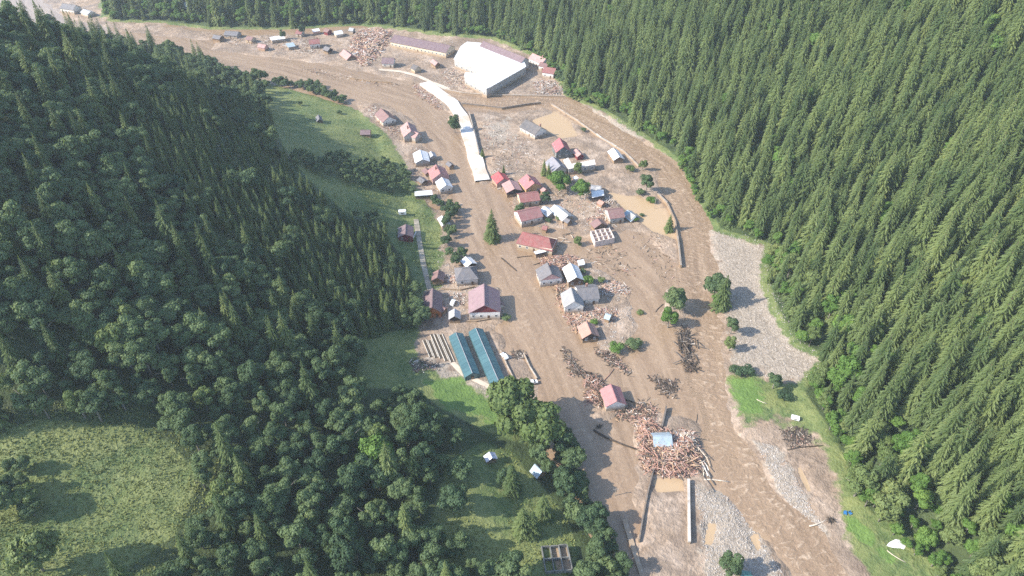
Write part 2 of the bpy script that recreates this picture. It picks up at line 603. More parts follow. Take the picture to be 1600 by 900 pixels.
def flow_uv(X, Y):
    best = np.full(X.shape, 1e18); U = np.zeros(X.shape); V = np.zeros(X.shape); K = np.zeros(X.shape)
    for k, pl in enumerate(FLOW):
        s = 300.0 * k
        for (x0, y0), (x1, y1) in zip(pl, pl[1:]):
            ex, ey = x1 - x0, y1 - y0; L = math.hypot(ex, ey)
            t = ((X - x0) * ex + (Y - y0) * ey) / (L * L); tc = np.clip(t, 0, 1)
            d = (X - x0 - tc * ex) ** 2 + (Y - y0 - tc * ey) ** 2
            side = ((X - x0) * ey - (Y - y0) * ex) / L
            w = d < best
            best = np.where(w, d, best); U = np.where(w, s + tc * L, U); V = np.where(w, np.sign(side) * np.sqrt(d) + 900 * k, V); K = np.where(w, k, K)
            s += L
    return U, V, np.sqrt(best), K


def water_material():
    m, nt, p = nt_new('muddy flood water')
    pos = nt.nodes.new('ShaderNodeNewGeometry').outputs['Position']
    u = attr(nt, 'along').outputs['Fac']; v = attr(nt, 'across').outputs['Fac']; q = attr(nt, 'rough').outputs['Fac']
    cb = nt.nodes.new('ShaderNodeCombineXYZ'); nt.links.new(u, cb.inputs[0]); nt.links.new(v, cb.inputs[1])
    uv = cb.outputs[0]
    streak = noise(nt, mapping(nt, uv, (.022, .26, 1)), 1.0, 5, .62, .5)
    wave = noise(nt, mapping(nt, uv, (.50, .24, 1)), 1.0, 4, .58, .9)
    chop = noise(nt, pos, .55, 4, .62, .25)
    broad = noise(nt, pos, .018, 3, .5)
    col = ramp(nt, streak, [(.32, (.195, .132, .083)), (.5, (.258, .178, .114)), (.68, (.322, .230, .152))])
    col = mixc(nt, ramp(nt, broad, [(.35, 0.0), (.7, .55)]), col, (.29, .198, .122))
    col = mixc(nt, attr(nt, 'pool').outputs['Fac'], col, (.44, .315, .185))
    h = math_(nt, 'ADD', math_(nt, 'MULTIPLY', wave, 1.0), math_(nt, 'MULTIPLY', chop, .55))
    foam = ramp(nt, math_(nt, 'MULTIPLY', ramp(nt, h, [(.80, 0.0), (.98, 1.0)]), q), [(0.0, 0.0), (.3, .08), (1.0, .62)])
    col = mixc(nt, foam, col, (.52, .40, .285))
    nt.links.new(col, p.inputs['Base Color'])
    p.inputs['Roughness'].default_value = .34
    p.inputs['Specular IOR Level'].default_value = .4
    bump(nt, p, math_(nt, 'MULTIPLY', h, math_(nt, 'ADD', math_(nt, 'MULTIPLY', q, .85), .08)), .55, 1.3)
    return m


wx = graded(-640, -130, 185, 250, 2.4, 1.08, 16); wy = graded(60, 105, 620, 900, 2.6, 1.08, 16)
WX, WY = np.meshgrid(wx, wy)
U, V, FD, FK = flow_uv(WX, WY)
still = np.full(WX.shape, -99.0)
for pp in POND:
    still = np.maximum(still, sdf(WX, WY, pp))
rough = np.clip(1.2 - FD / 30, .15, 1) * np.where(FK == 1, 1.0, .55) * (1 - sstep(-4, 0, still))
wz = 0.10 * (fbm(U, V, 7, 4)) * rough
river = structure(grid_mesh('river', wx, wy, wz, water_material(), dict(along=U, across=V, rough=rough, pool=sstep(-4, 1, still) * .85)))

# ------------------------------------------------------------------ plants: meshes
def leaf_mesh(name, tris, tone, mat):
    """triangles (n,3,3) -> mesh with a tone per corner point"""
    tris = np.asarray(tris, np.float32)
    n = len(tris)
    me = bpy.data.meshes.new(name)
    me.vertices.add(n * 3); me.vertices.foreach_set('co', tris.reshape(-1))
    me.loops.add(n * 3); me.loops.foreach_set('vertex_index', np.arange(n * 3, dtype=np.int32))
    me.polygons.add(n); me.polygons.foreach_set('loop_start', np.arange(0, n * 3, 3, dtype=np.int32))
    at = me.attributes.new('tone', 'FLOAT', 'POINT'); at.data.foreach_set('value', np.repeat(np.asarray(tone, np.float32), 3))
    me.materials.append(mat)
    me.update(); me.validate()
    return me


def spruce_tris(seed, h=24.0, rmax=3.6, whorls=25, sparse=0.0):
    g = np.random.default_rng(seed)
    T = []; tone = []
    for k in range(whorls):
        u = (k + g.uniform(-.2, .2)) / whorls
        z = h * (.05 + .94 * u)
        rad = rmax * (1 - u) ** .78 * g.uniform(.82, 1.12) + .15
        nb = max(5, int(12 * (1 - u * .5)))
        a0 = g.uniform(0, 6.28)
        for b in range(nb):
            if g.random() < sparse:
                continue
            a = a0 + 6.283 * b / nb + g.uniform(-.3, .3)
            L = rad * g.uniform(.72, 1.18)
            d = np.array([math.cos(a), math.sin(a), 0]); s = np.array([-d[1], d[0], 0])
            droop = g.uniform(.35, .7) * (1 - .5 * u)
            def P(t):
                return d * (L * t) + np.array([0, 0, z + L * (.16 * t - (droop + .1) * t * t)])
            tn = g.random()
            segs = 4
            for j in range(segs):
                t0, t1 = j / segs, (j + 1.25) / segs
                w = L * .30 * (1 - .55 * t0) * g.uniform(.6, 1.3)
                p0 = P(t0); p1 = P(min(1, t1)); pm = (p0 + p1) / 2
                for sg in (-1, 1):
                    tip = P(min(1.08, t0 + .42)) + s * sg * w + np.array([0, 0, -.42 * w - g.uniform(0, .25)])
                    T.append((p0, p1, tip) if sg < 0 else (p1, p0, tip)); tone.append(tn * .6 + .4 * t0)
    for a in np.arange(0, 6.28, 1.57):
        T.append(((0, 0, h * 1.02), (.3 * math.cos(a), .3 * math.sin(a), h * .93), (.3 * math.cos(a + 1.2), .3 * math.sin(a + 1.2), h * .92))); tone.append(.8)
    return np.array([[np.asarray(q) for q in t] for t in T]), np.array(tone)


def leafy_tris(seed, h=15.0, r=5.0, lobes=22, leaves=150, leaf=.85, low=.28, round_=.9):
    g = np.random.default_rng(seed)
    T = []; tone = []
    zc = h * (low + 1) / 2; rz = h * (1 - low) / 2
    cs = []
    for i in range(lobes):
        for _ in range(20):
            v = g.normal(size=3); v /= np.linalg.norm(v)
            q = g.uniform(.35, .82) if i > 3 else g.uniform(0, .35)
            c = np.array([v[0] * r * q, v[1] * r * q, zc + v[2] * rz * q * round_])
            if v[2] > -.75:
                break
        lr = r * g.uniform(.26, .46)
        cs.append((c, lr))
    for c, lr in cs:
        n = int(leaves * (lr / (r * .36)) ** 2)
        v = g.normal(size=(n, 3)); v /= np.linalg.norm(v, axis=1)[:, None]
        v[:, 2] = np.where(v[:, 2] < -.4, -v[:, 2], v[:, 2])
        pos = c + v * lr * g.uniform(.72, 1.08, (n, 1)) * np.array([1, 1, .82])
        nrm = v + g.normal(size=(n, 3)) * .38
        nrm /= np.linalg.norm(nrm, axis=1)[:, None]
        ref = g.normal(size=(n, 3))
        t1 = np.cross(nrm, ref); t1 /= np.linalg.norm(t1, axis=1)[:, None]
        t2 = np.cross(nrm, t1)
        sz = leaf * g.uniform(.5, 1.1, (n, 1)) * (r / 5)
        a, b, cc, dd = pos + t1 * sz * .6, pos + t2 * sz * .5 - nrm * sz * .15, pos - t1 * sz * .6, pos - t2 * sz * .5 - nrm * sz * .15
        T.append(np.stack([a, b, cc], 1)); T.append(np.stack([a, cc, dd], 1))
        tn = g.random() * .5 + g.random(n) * .5
        tone += [tn, tn]
    return np.concatenate(T), np.concatenate(tone)


def trunk_mesh(name, h, r0, mat, limbs=0, seed=0, lean=.0):
    g = np.random.default_rng(seed)
    m = MB()
    pts = [(0, 0, -.8), (0.02, 0, h * .3), (lean * h * .3, .03, h * .65), (lean * h, 0, h)]
    m.tube(pts, [r0 * 1.15, r0 * .85, r0 * .55, r0 * .12], 6)
    for i in range(limbs):
        a = g.uniform(0, 6.28); z = h * g.uniform(.35, .7); L = h * g.uniform(.22, .36)
        m.tube([(0, 0, z), (math.cos(a) * L * .5, math.sin(a) * L * .5, z + L * .4), (math.cos(a) * L, math.sin(a) * L, z + L * .75)], [r0 * .4, r0 * .25, r0 * .08], 5)
    return m.data(name, mat, True)


BARK = plain('bark', (.10, .075, .055), .9, .35, 1.5)
BARKG = plain('grey bark', (.20, .18, .155), .9, .3, 1.5)
M_SPRUCE = foliage('spruce needles', (.046, .084, .029), (.155, .200, .068), .3)
M_LEAF = foliage('broad leaves', (.058, .102, .048), (.138, .194, .082), .35)
M_LEAFL = foliage('pale leaves', (.10, .150, .045), (.165, .210, .075), .3)
M_LEAFD = foliage('dark leaves', (.046, .086, .044), (.088, .140, .062), .3)
M_LEAFB = foliage('bright leaves', (.075, .150, .028), (.125, .215, .048), .3)

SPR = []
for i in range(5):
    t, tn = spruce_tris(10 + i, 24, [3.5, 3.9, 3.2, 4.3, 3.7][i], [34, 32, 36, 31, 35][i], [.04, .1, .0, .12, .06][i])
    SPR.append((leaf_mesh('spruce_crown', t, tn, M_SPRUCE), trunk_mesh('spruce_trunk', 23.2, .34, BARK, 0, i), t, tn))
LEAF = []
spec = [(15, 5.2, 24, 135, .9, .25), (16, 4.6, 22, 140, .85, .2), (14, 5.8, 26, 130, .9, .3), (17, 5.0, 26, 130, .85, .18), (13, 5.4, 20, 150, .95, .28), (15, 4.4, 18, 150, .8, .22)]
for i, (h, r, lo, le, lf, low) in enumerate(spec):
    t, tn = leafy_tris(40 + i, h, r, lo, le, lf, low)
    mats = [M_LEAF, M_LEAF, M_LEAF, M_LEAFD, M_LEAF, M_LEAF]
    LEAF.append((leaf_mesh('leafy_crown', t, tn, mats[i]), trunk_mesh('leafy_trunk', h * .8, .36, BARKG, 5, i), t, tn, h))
BUSHT = leafy_tris(77, 3.2, 2.0, 12, 90, .8, .02)
BUSHM = {}


def variant_crown(src, i, mat, key):
    """the same crown with other leaves"""
    k = (key, i)
    if k not in BUSHM:
        me = src[i][0].copy(); me.materials[0] = mat; BUSHM[k] = me
    return BUSHM[k]


def tree(name, label, cat, loc, crown, trunk, s, sz, rz, group=None, lean=(0, 0)):
    o = empty(name, loc, rz)
    o.rotation_euler = (lean[0], lean[1], rz)
    o.scale = (s, s, sz)
    link('crown', crown, o); link('trunk', trunk, o)
    tag(o, label, cat, group)
    return o


# ------------------------------------------------------------------ woods: where trees stand
def jitter_points(x0, x1, y0, y1, d, seed):
    g = np.random.default_rng(seed)
    xs = np.arange(x0, x1, d); ys = np.arange(y0, y1, d * .866)
    X, Y = np.meshgrid(xs, ys)
    X = X + (np.arange(len(ys)) % 2)[:, None] * d / 2
    X = X + g.uniform(-.34, .34, X.shape) * d; Y = Y + g.uniform(-.34, .34, Y.shape) * d
    return X.ravel(), Y.ravel(), g


def in_view(x, y, z, th, mx=170, my=60):
    a, b, dep = proj(x, y, z)
    a2, b2, _ = proj(x, y, z + th)
    return (a > -mx) & (a < 1600 + mx) & (np.minimum(b, b2) < 900 + my) & (b > -190) & (dep > 20)


def meadow_at(px, py):
    v = np.full(px.shape, -999.0)
    for p in MEADOW:
        v = np.maximum(v, sdf(px, py, p))
    return v


trees = []      # (x, y, z, kind, proto, scale, zscale, rz)
PLANT = [(205, 175), (330, 130), (415, 180), (470, 290), (590, 355), (640, 440), (648, 520), (560, 525), (420, 440), (310, 340), (225, 255)]
FARWOOD = [(0, -200), (760, -200), (760, 62), (560, 45), (0, 45)]
# the sunlit slope
X, Y, g = jitter_points(-520, 420, 60, 900, 6.1, 3)
dr = sdf(X, Y, RPOLY); Z = height(X, Y)
ok = (dr > 2.0) & in_view(X, Y, Z, 24)
X, Y, Z, dr = X[ok], Y[ok], Z[ok], dr[ok]
px, py, dep = proj(X, Y, Z)
clump = fbm(X, Y, 45, 21)
u = g.random(len(X))
gap = (fbm(X, Y, 24, 31) > .45)
pl = np.where(px < 760, .55, np.where((dr < 26) & (Y < 300), .75 - dr / 60, np.where(dr < 9, .5, .05)))
for i in range(len(X)):
    if gap[i] and u[i] < .7:
        s = g.uniform(.28, .55)
        trees.append((X[i], Y[i], Z[i], 'leafR', int(g.integers(6)), s * 1.25, s, g.uniform(0, 6.28)))
        continue
    if u[i] < pl[i]:
        s = g.uniform(.62, 1.05) * (.7 if dr[i] < 8 else 1)
        trees.append((X[i], Y[i], Z[i], 'leafR', int(g.integers(6)), s, s * g.uniform(.85, 1.1), g.uniform(0, 6.28)))
    else:
        s = g.uniform(.66, 1.2) + .24 * clump[i]
        if dr[i] < 6:
            s *= .7
        if u[i] > .93:
            s *= .6
        trees.append((X[i], Y[i], Z[i], 'spruceR', int(g.integers(5)), s * g.uniform(1.02, 1.25), s * g.uniform(.95, 1.18), g.uniform(0, 6.28)))
# the shaded slope
for d_, part in ((6.7, 'mix'), (3.9, 'young')):
    X, Y, g = jitter_points(-420, 130, 60, 660, d_, 5 if part == 'mix' else 6)
    dl = sdf(X, Y, LPOLY); Z = height(X, Y)
    ok = (dl > 0.5) & in_view(X, Y, Z, 18)
    X, Y, Z = X[ok], Y[ok], Z[ok]
    px, py, dep = proj(X, Y, Z)
    wood = sdf(px, py, LEFT_WOOD) + 6 * fbm(X, Y, 14, 40); md = meadow_at(px, py) + 9 * fbm(X, Y, 16, 44)
    c1, c2, _ = proj(X, Y, Z + 11)
    md = np.maximum(md, meadow_at(c1, c2) + 5 * fbm(X, Y, 16, 44))
    yng = sdf(px, py, PLANT) + 30 * fbm(X, Y, 40, 50)
    thick = fbm(X, Y, 26, 60)
    for i in range(len(X)):
        if wood[i] < 0 or md[i] > -4 or (832 < px[i] < 910 and py[i] > 835) or (px[i] < -12 and py[i] > 560):
            continue
        r_ = g.random()
        sh = .6 if (335 < px[i] < 520 and 95 < py[i] < 300) else 1.0
        if part == 'young':
            if yng[i] > 0 and r_ < .9:
                s = g.uniform(.42, .66) * sh
                trees.append((X[i], Y[i], Z[i], 'spruceL', int(g.integers(5)), s * 1.05, s, g.uniform(0, 6.28)))
            continue
        if yng[i] > 0 and r_ < .82:
            continue
        conif = .07 if py[i] > 590 else (.26 + .25 * thick[i])
        if r_ < conif:
            s = g.uniform(.65, 1.1) * sh
            trees.append((X[i], Y[i], Z[i], 'spruceL', int(g.integers(5)), s * 1.05, s, g.uniform(0, 6.28)))
        else:
            s = g.uniform(.62, 1.12) * (.85 if py[i] > 600 else 1.0) * (.5 + .5 * sh)
            trees.append((X[i], Y[i], Z[i], 'leafL', int(g.integers(6)), s, s * g.uniform(.85, 1.15), g.uniform(0, 6.28)))
# thickets and hedges in the meadows
THICK = [([(455, 245), (520, 245), (600, 255), (645, 272), (648, 302), (600, 300), (520, 282), (465, 268)], 5.0, .28, .5),
         ([(428, 130), (500, 138), (540, 160), (530, 165), (470, 142), (430, 138)], 4.0, .3, .5),
         ([(540, 335), (590, 342), (612, 360), (600, 365), (550, 345)], 5.0, .3, .5),
         ([(676, 318), (712, 322), (716, 345), (706, 395), (690, 385), (695, 350)], 4.6, .3, .55),
         ([(700, 395), (728, 400), (725, 418), (705, 418)], 3.8, .3, .5),
         ([(640, 455), (665, 455), (668, 520), (640, 525)], 5.2, .4, .75),
         ([(865, 715), (890, 722), (935, 800), (968, 900), (990, 960), (930, 960), (905, 850), (880, 790)], 5.2, .45, .8),
         ([(640, 850), (700, 850), (780, 890), (830, 900), (830, 960), (600, 960)], 6.8, .5, .85),
         ([(780, 740), (812, 735), (820, 790), (790, 790)], 5.5, .45, .7),
         ([(0, 715), (70, 740), (85, 790), (40, 830), (0, 820)], 5.2, .45, .75),
         ([(1065, 250), (1090, 300), (1118, 358), (1100, 340), (1060, 265)], 3.8, .25, .42),
         ([(885, 140), (930, 160), (960, 180), (925, 168), (880, 152)], 3.8, .25, .45),
         ([(560, 30), (700, 48), (780, 55), (880, 100), (885, 140), (862, 118), (825, 82), (770, 58)], 4.2, .25, .5),
         ([(1290, 560), (1255, 600), (1300, 680), (1345, 790), (1460, 905), (1480, 900), (1370, 780), (1330, 700), (1290, 620)], 4.4, .3, .6)]
for poly, d_, s0, s1 in THICK:
    wp = [tuple(H(a, b).xy) for a, b in poly]
    xs = [p[0] for p in wp]; ys = [p[1] for p in wp]
    X, Y, g = jitter_points(min(xs), max(xs), min(ys), max(ys), d_, len(trees))
    k = sdf(X, Y, wp) > 0
    X, Y = X[k], Y[k]
    Z = height(X, Y)
    tp_, tq_, _ = proj(X, Y, Z)
    for i in range(len(X)):
        if 832 < tp_[i] < 912 and tq_[i] > 838:
            continue
        s = g.uniform(s0, s1)
        trees.append((X[i], Y[i], Z[i], 'leafR' if X[i] > 40 or Y[i] > 520 else 'leafL', int(g.integers(6)), s * 1.1, s, g.uniform(0, 6.28)))

KIND = {'spruceR': ('spruce_tree', 'tall green spruce in the dense wood on the steep slope above the gravel bank', 'tall spruces above the gravel bank'),
        'spruceL': ('spruce_tree', 'dark spruce among broadleaf trees on the wooded slope above the greenhouses', 'spruces above the greenhouses'),
        'leafL': ('broadleaf_tree', 'round-crowned dark green broadleaf tree on the wooded slope above the greenhouses', 'broadleaf trees above the greenhouses'),
        'leafR': ('broadleaf_tree', 'leafy bright green broadleaf tree along the edge of the dense spruce wood', 'broadleaf trees at the spruce wood edge')}
A = np.array([(t[0], t[1], t[2]) for t in trees])
tpx, tpy, tdep = proj(A[:, 0], A[:, 1], A[:, 2])
hh = np.array([24 * t[6] if 'spruce' in t[3] else 15 * t[6] for t in trees])
mpx, mpy, _ = proj(A[:, 0], A[:, 1], A[:, 2] + hh * .6)
size = np.where((mpx > 5) & (mpx < 1595) & (mpy > 5) & (mpy < 895), hh * (np.array([6.5 if 'spruce' in t[3] else 9.0 for t in trees])) * (FPX / tdep) ** 2, 0)
single = set()
for fam, quota in ((('spruceR', 225), ('spruceL', 65)), (('leafL', 220), ('leafR', 70))), :
    for kname, n in fam + quota:
        idx = [i for i in range(len(trees)) if trees[i][3] == kname and size[i] > 0]
        idx.sort(key=lambda i: -size[i])
        single.update(idx[:n])

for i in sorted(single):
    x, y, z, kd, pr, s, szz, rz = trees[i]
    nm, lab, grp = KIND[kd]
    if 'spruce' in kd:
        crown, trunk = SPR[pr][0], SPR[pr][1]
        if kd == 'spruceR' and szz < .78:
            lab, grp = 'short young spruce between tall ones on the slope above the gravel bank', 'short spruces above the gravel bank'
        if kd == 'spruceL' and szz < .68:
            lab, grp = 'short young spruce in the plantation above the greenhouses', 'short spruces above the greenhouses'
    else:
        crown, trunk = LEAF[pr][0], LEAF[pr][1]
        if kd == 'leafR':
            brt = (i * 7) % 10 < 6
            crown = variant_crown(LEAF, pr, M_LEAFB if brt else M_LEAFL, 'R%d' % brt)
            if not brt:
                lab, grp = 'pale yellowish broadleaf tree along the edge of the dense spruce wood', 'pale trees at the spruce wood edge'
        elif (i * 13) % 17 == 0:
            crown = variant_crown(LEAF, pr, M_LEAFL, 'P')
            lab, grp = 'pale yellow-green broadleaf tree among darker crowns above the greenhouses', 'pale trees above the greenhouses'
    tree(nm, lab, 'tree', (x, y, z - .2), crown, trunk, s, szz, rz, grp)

# the rest of the woods, too many to count: one object for each kind, drawn from the same tree meshes
source = bpy.data.collections.new('tree_sources')


def source_obj(name, tris, tone, mats, h, tr):
    """crown and trunk in one mesh for the mass of the wood"""
    me = leaf_mesh(name, tris, tone, mats[0]); me.materials.append(mats[1])
    o = bpy.data.objects.new(name, me); source.objects.link(o)
    return o


names = []
for i in range(5):
    source_obj('source_a%d' % i, SPR[i][2], SPR[i][3], [M_SPRUCE, BARK], 24, None)
for i in range(6):
    source_obj('source_b%d' % i, LEAF[i][2], LEAF[i][3], [M_LEAFD if i == 3 else M_LEAF, BARKG], 15, None)
for i in range(6):
    source_obj('source_c%d' % i, LEAF[i][2], LEAF[i][3], [M_LEAFL if i in (2, 5) else M_LEAFB, BARKG], 15, None)


def instancer():
    ng = bpy.data.node_groups.new('place trees', 'GeometryNodeTree')
    ng.interface.new_socket('Geometry', in_out='INPUT', socket_type='NodeSocketGeometry')
    ng.interface.new_socket('Geometry', in_out='OUTPUT', socket_type='NodeSocketGeometry')
    n = ng.nodes; l = ng.links
    gi = n.new('NodeGroupInput'); go = n.new('NodeGroupOutput')
    ci = n.new('GeometryNodeCollectionInfo'); ci.inputs[0].default_value = source
    ci.inputs['Separate Children'].default_value = True; ci.inputs['Reset Children'].default_value = True
    ip = n.new('GeometryNodeInstanceOnPoints'); ip.inputs['Pick Instance'].default_value = True
    def na(name, typ):
        a = n.new('GeometryNodeInputNamedAttribute'); a.data_type = typ; a.inputs[0].default_value = name
        return a.outputs['Attribute']
    l.new(gi.outputs[0], ip.inputs['Points']); l.new(ci.outputs[0], ip.inputs['Instance'])
    l.new(na('pick', 'INT'), ip.inputs['Instance Index'])
    l.new(na('turn', 'FLOAT_VECTOR'), ip.inputs['Rotation'])
    l.new(na('size', 'FLOAT_VECTOR'), ip.inputs['Scale'])
    l.new(ip.outputs[0], go.inputs[0])
    return ng


NG = instancer()


def mass(name, label, sel):
    me = bpy.data.meshes.new(name)
    P = np.array([(trees[i][0], trees[i][1], trees[i][2] - .2) for i in sel], np.float32)
    me.vertices.add(len(P)); me.vertices.foreach_set('co', P.ravel())
    pick = [trees[i][4] + {'spruceR': 0, 'spruceL': 0, 'leafL': 5, 'leafR': 11}[trees[i][3]] for i in sel]
    at = me.attributes.new('pick', 'INT', 'POINT'); at.data.foreach_set('value', np.array(pick, np.int32))
    at = me.attributes.new('turn', 'FLOAT_VECTOR', 'POINT'); at.data.foreach_set('vector', np.array([(0, 0, trees[i][7]) for i in sel], np.float32).ravel())
    at = me.attributes.new('size', 'FLOAT_VECTOR', 'POINT'); at.data.foreach_set('vector', np.array([(trees[i][5], trees[i][5], trees[i][6]) for i in sel], np.float32).ravel())
    o = link(name, me)
    md = o.modifiers.new('trees', 'NODES'); md.node_group = NG
    tag(o, label, None, None, 'stuff')
    return o


rest = [i for i in range(len(trees)) if i not in single]
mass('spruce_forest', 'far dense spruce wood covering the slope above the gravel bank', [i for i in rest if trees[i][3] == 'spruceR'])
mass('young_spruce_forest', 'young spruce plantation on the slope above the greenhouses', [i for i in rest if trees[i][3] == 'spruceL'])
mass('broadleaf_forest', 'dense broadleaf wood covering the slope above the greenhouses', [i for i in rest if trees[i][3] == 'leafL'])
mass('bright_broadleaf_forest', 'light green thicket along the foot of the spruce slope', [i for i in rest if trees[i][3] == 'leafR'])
print('TREES', len(trees), len(single))

# ------------------------------------------------------------------ single trees and bushes in the valley
bush_mesh = {}
for nm, mt in (('B', M_LEAFB), ('N', M_LEAF), ('D', M_LEAFD), ('L', M_LEAFL)):
    bush_mesh[nm] = leaf_mesh('bush_foliage', BUSHT[0], BUSHT[1], mt)
STEM = trunk_mesh('bush_stem', 2.2, .09, BARK, 4, 3)


def lone(px, py, kind, h, wd, label, mat='N', name=None):
    p = H(px, py)
    rz = (px * 13.7) % 6.28
    if kind == 's':
        i = int(px) % 5
        s = h / 24
        cr = SPR[i][0]
        return tree(name or 'spruce_tree', label, 'tree', p, cr, SPR[i][1], s * wd, s, rz)
    if kind == 'b':
        i = int(px) % 6
        s = h / LEAF[i][4]
        cr = variant_crown(LEAF, i, {'N': M_LEAF, 'B': M_LEAFB, 'L': M_LEAFL, 'D': M_LEAFD}[mat], 'V' + mat)
        return tree(name or 'broadleaf_tree', label, 'tree', p - Vector((0, 0, h * .16)), cr, LEAF[i][1], s * wd * 1.45, s * 1.3, rz)
    o = empty('bush', p, rz); o.scale = (h / 3.2 * wd, h / 3.2 * wd, h / 3.2)
    link('foliage', bush_mesh[mat], o); link('stem', STEM, o)
    tag(o, label, 'bush')
    return o


lone(769, 377, 's', 20, 1.5, 'lone tall spruce standing in the brown flood water', )
lone(711, 209, 'b', 13, .75, 'small green tree beside the pale concrete road', 'N')
lone(754, 247, 's', 7, 1.6, 'small spruce on the mud by the road fence')
lone(787, 273, 's', 7, 1.4, 'small spruce behind the bright red roof')
lone(850, 274, 's', 11, 1.3, 'dark spruce beside the slate-blue roofed house')
lone(857, 277, 's', 10, 1.3, 'shorter dark spruce beside the slate-blue roofed house')
lone(874, 299, 'b', 11, .95, 'full green tree in front of the slate-blue roofed house', 'B')
lone(906, 311, 'b', 11, 1.0, 'round bright green tree beside the white-roofed shed', 'B')
lone(903, 273, 'b', 8, .8, 'half-bare grey-green tree before the long pale flat roof', 'L')
lone(885, 287, 'b', 6, 1.0, 'low dark tree between two bright green trees', 'D')
lone(853, 318, 'b', 7, 1.0, 'dark green tree between two long red roofs', 'D')
lone(812, 335, 'b', 6, .9, 'small tree at the end of the long red roof', 'N')
lone(858, 347, 'k', 3, 1.2, 'bush before the crumpled white roof', 'N')
lone(872, 345, 'k', 3.2, 1.3, 'tangled bush under the crumpled white roof', 'L')
lone(903, 385, 'b', 6, .9, 'small half-bare tree standing in the flood beside the roofless house', 'L')
lone(1009, 300, 'b', 12, .85, 'dark round-crowned tree on the river bank', 'D')
lone(998, 305, 'k', 4, 1.4, 'grey-green bush under the dark bank tree', 'N')
lone(985, 266, 'k', 4, 1.6, 'leafy bush behind the leaning white shed', 'L')
lone(1004, 266, 'b', 6, .8, 'small leaning tree on the river bank', 'L')
lone(1018, 315, 'k', 3.6, 1.8, 'low bush spreading along the broken river wall', 'B')
lone(995, 345, 'k', 2.6, 1.4, 'bush in mud beside the crumpled pale sheeting', 'B')
lone(1002, 338, 'k', 2.4, 1.2, 'small bush on mud near the brown-roofed house', 'N')
lone(1044, 364, 's', 12, 1.6, 'bushy conifer at the end of the river wall')
lone(1052, 483, 'b', 11, .95, 'dark green tree standing in shallow flood water', 'N')
lone(1043, 513, 'b', 11, .95, 'rounded green tree in the flood next to driftwood', 'B')
lone(919, 441, 'k', 4.6, 1.3, 'green bush between the white shed and the grey house', 'B')
lone(912, 428, 'k', 3, 1.2, 'small bush under the white shed roof', 'N')
lone(938, 442, 'k', 3, 1.3, 'dusty bush behind the grey-roofed house', 'L')
lone(960, 552, 'k', 5, 1.4, 'dark leafy bush at the tip of the debris island', 'B')
lone(986, 541, 'k', 4.6, 1.7, 'wide bush on the flooded bank beside the debris island', 'N')
lone(926, 506, 'k', 2.6, 1.6, 'small bush beside the pink-roofed cabin', 'B')
lone(998, 492, 'k', 2.6, 1.4, 'muddy bush standing alone in shallow water', 'L')
lone(789, 500, 'k', 2.6, 1.8, 'low bush by the white barn wall at the water edge', 'N')
lone(1126, 480, 's', 19, 1.5, 'tall spruce on the gravel bank beside the river')
lone(1114, 468, 'b', 13, .75, 'narrow leafy tree beside the tall bank spruce', 'N')
lone(1119, 480, 'b', 8, .8, 'bright low tree at the foot of the bank spruce', 'B')
lone(1141, 522, 'b', 10, .75, 'upright willow on the gravel bank', 'N')
lone(1139, 548, 'b', 8, .85, 'pale willow at the water edge of the gravel bank', 'L')
lone(1150, 582, 'k', 4.2, 1.5, 'grey-green bush at the corner of the meadow', 'D')
lone(1163, 584, 'k', 4.4, 1.4, 'dark bush where gravel meets the meadow', 'D')
lone(1207, 607, 'b', 8.5, .9, 'dark tree at the edge of the gravel fan', 'D')
lone(1222, 620, 'k', 4.2, 1.5, 'dark bush beside the tree on the gravel fan', 'D')
lone(1139, 897, 'b', 11, .9, 'dense round tree on the gravel bar beside the green shed roof', 'N')
lone(802, 668, 'b', 19, .95, 'large olive-green tree on the bank below the greenhouses', 'L')
lone(838, 692, 'b', 17, 1.0, 'broad olive-green tree beside the dark river water', 'L')
lone(882, 712, 'b', 12, .9, 'dark tree leaning over the muddy water', 'D')
lone(708, 795, 'b', 10, 1.05, 'round dark tree standing alone in the lower meadow', 'D')
lone(800, 768, 's', 15, 1.6, 'spruce standing alone between two meadow sheds')
lone(816, 832, 's', 14, 1.7, 'grey-green fir of a pair in the lower meadow')
lone(832, 834, 's', 13, 1.7, 'wide fir of a pair in the lower meadow')
lone(848, 808, 's', 13, 1.4, 'light green fir in the lower meadow')
lone(720, 750, 'b', 9, 1.0, 'rounded tree at the upper edge of the lower meadow', 'D')
lone(68, 892, 'b', 14, .8, 'grey half-bare tree at the edge of the steep weedy pasture', 'L')
lone(468, 164, 'k', 3.6, 1.2, 'single dark bush in the hillside meadow', 'D')
lone(532, 178, 'k', 2.6, 1.5, 'low dark bush near the meadow hut', 'D')
lone(590, 730, 'b', 13, 1.0, 'bright green tree among darker broadleaf crowns', 'B')
lone(362, 795, 'b', 11, .8, 'pale yellow-green tree in the broadleaf wood', 'L')
lone(443, 62, 'b', 8, .9, 'dark tree by the flooded far houses', 'D')
lone(474, 56, 'b', 9, .7, 'narrow tree beside the red-roofed white house', 'D')
lone(913, 205, 'k', 3, 1.4, 'small bush on the broken river wall', 'N')
lone(1335, 775, 'b', 14, 1.0, 'pale yellowish broadleaf tree at the meadow edge', 'L')
lone(1375, 805, 'b', 14, 1.05, 'large rounded pale green tree casting shade on the meadow edge', 'L')
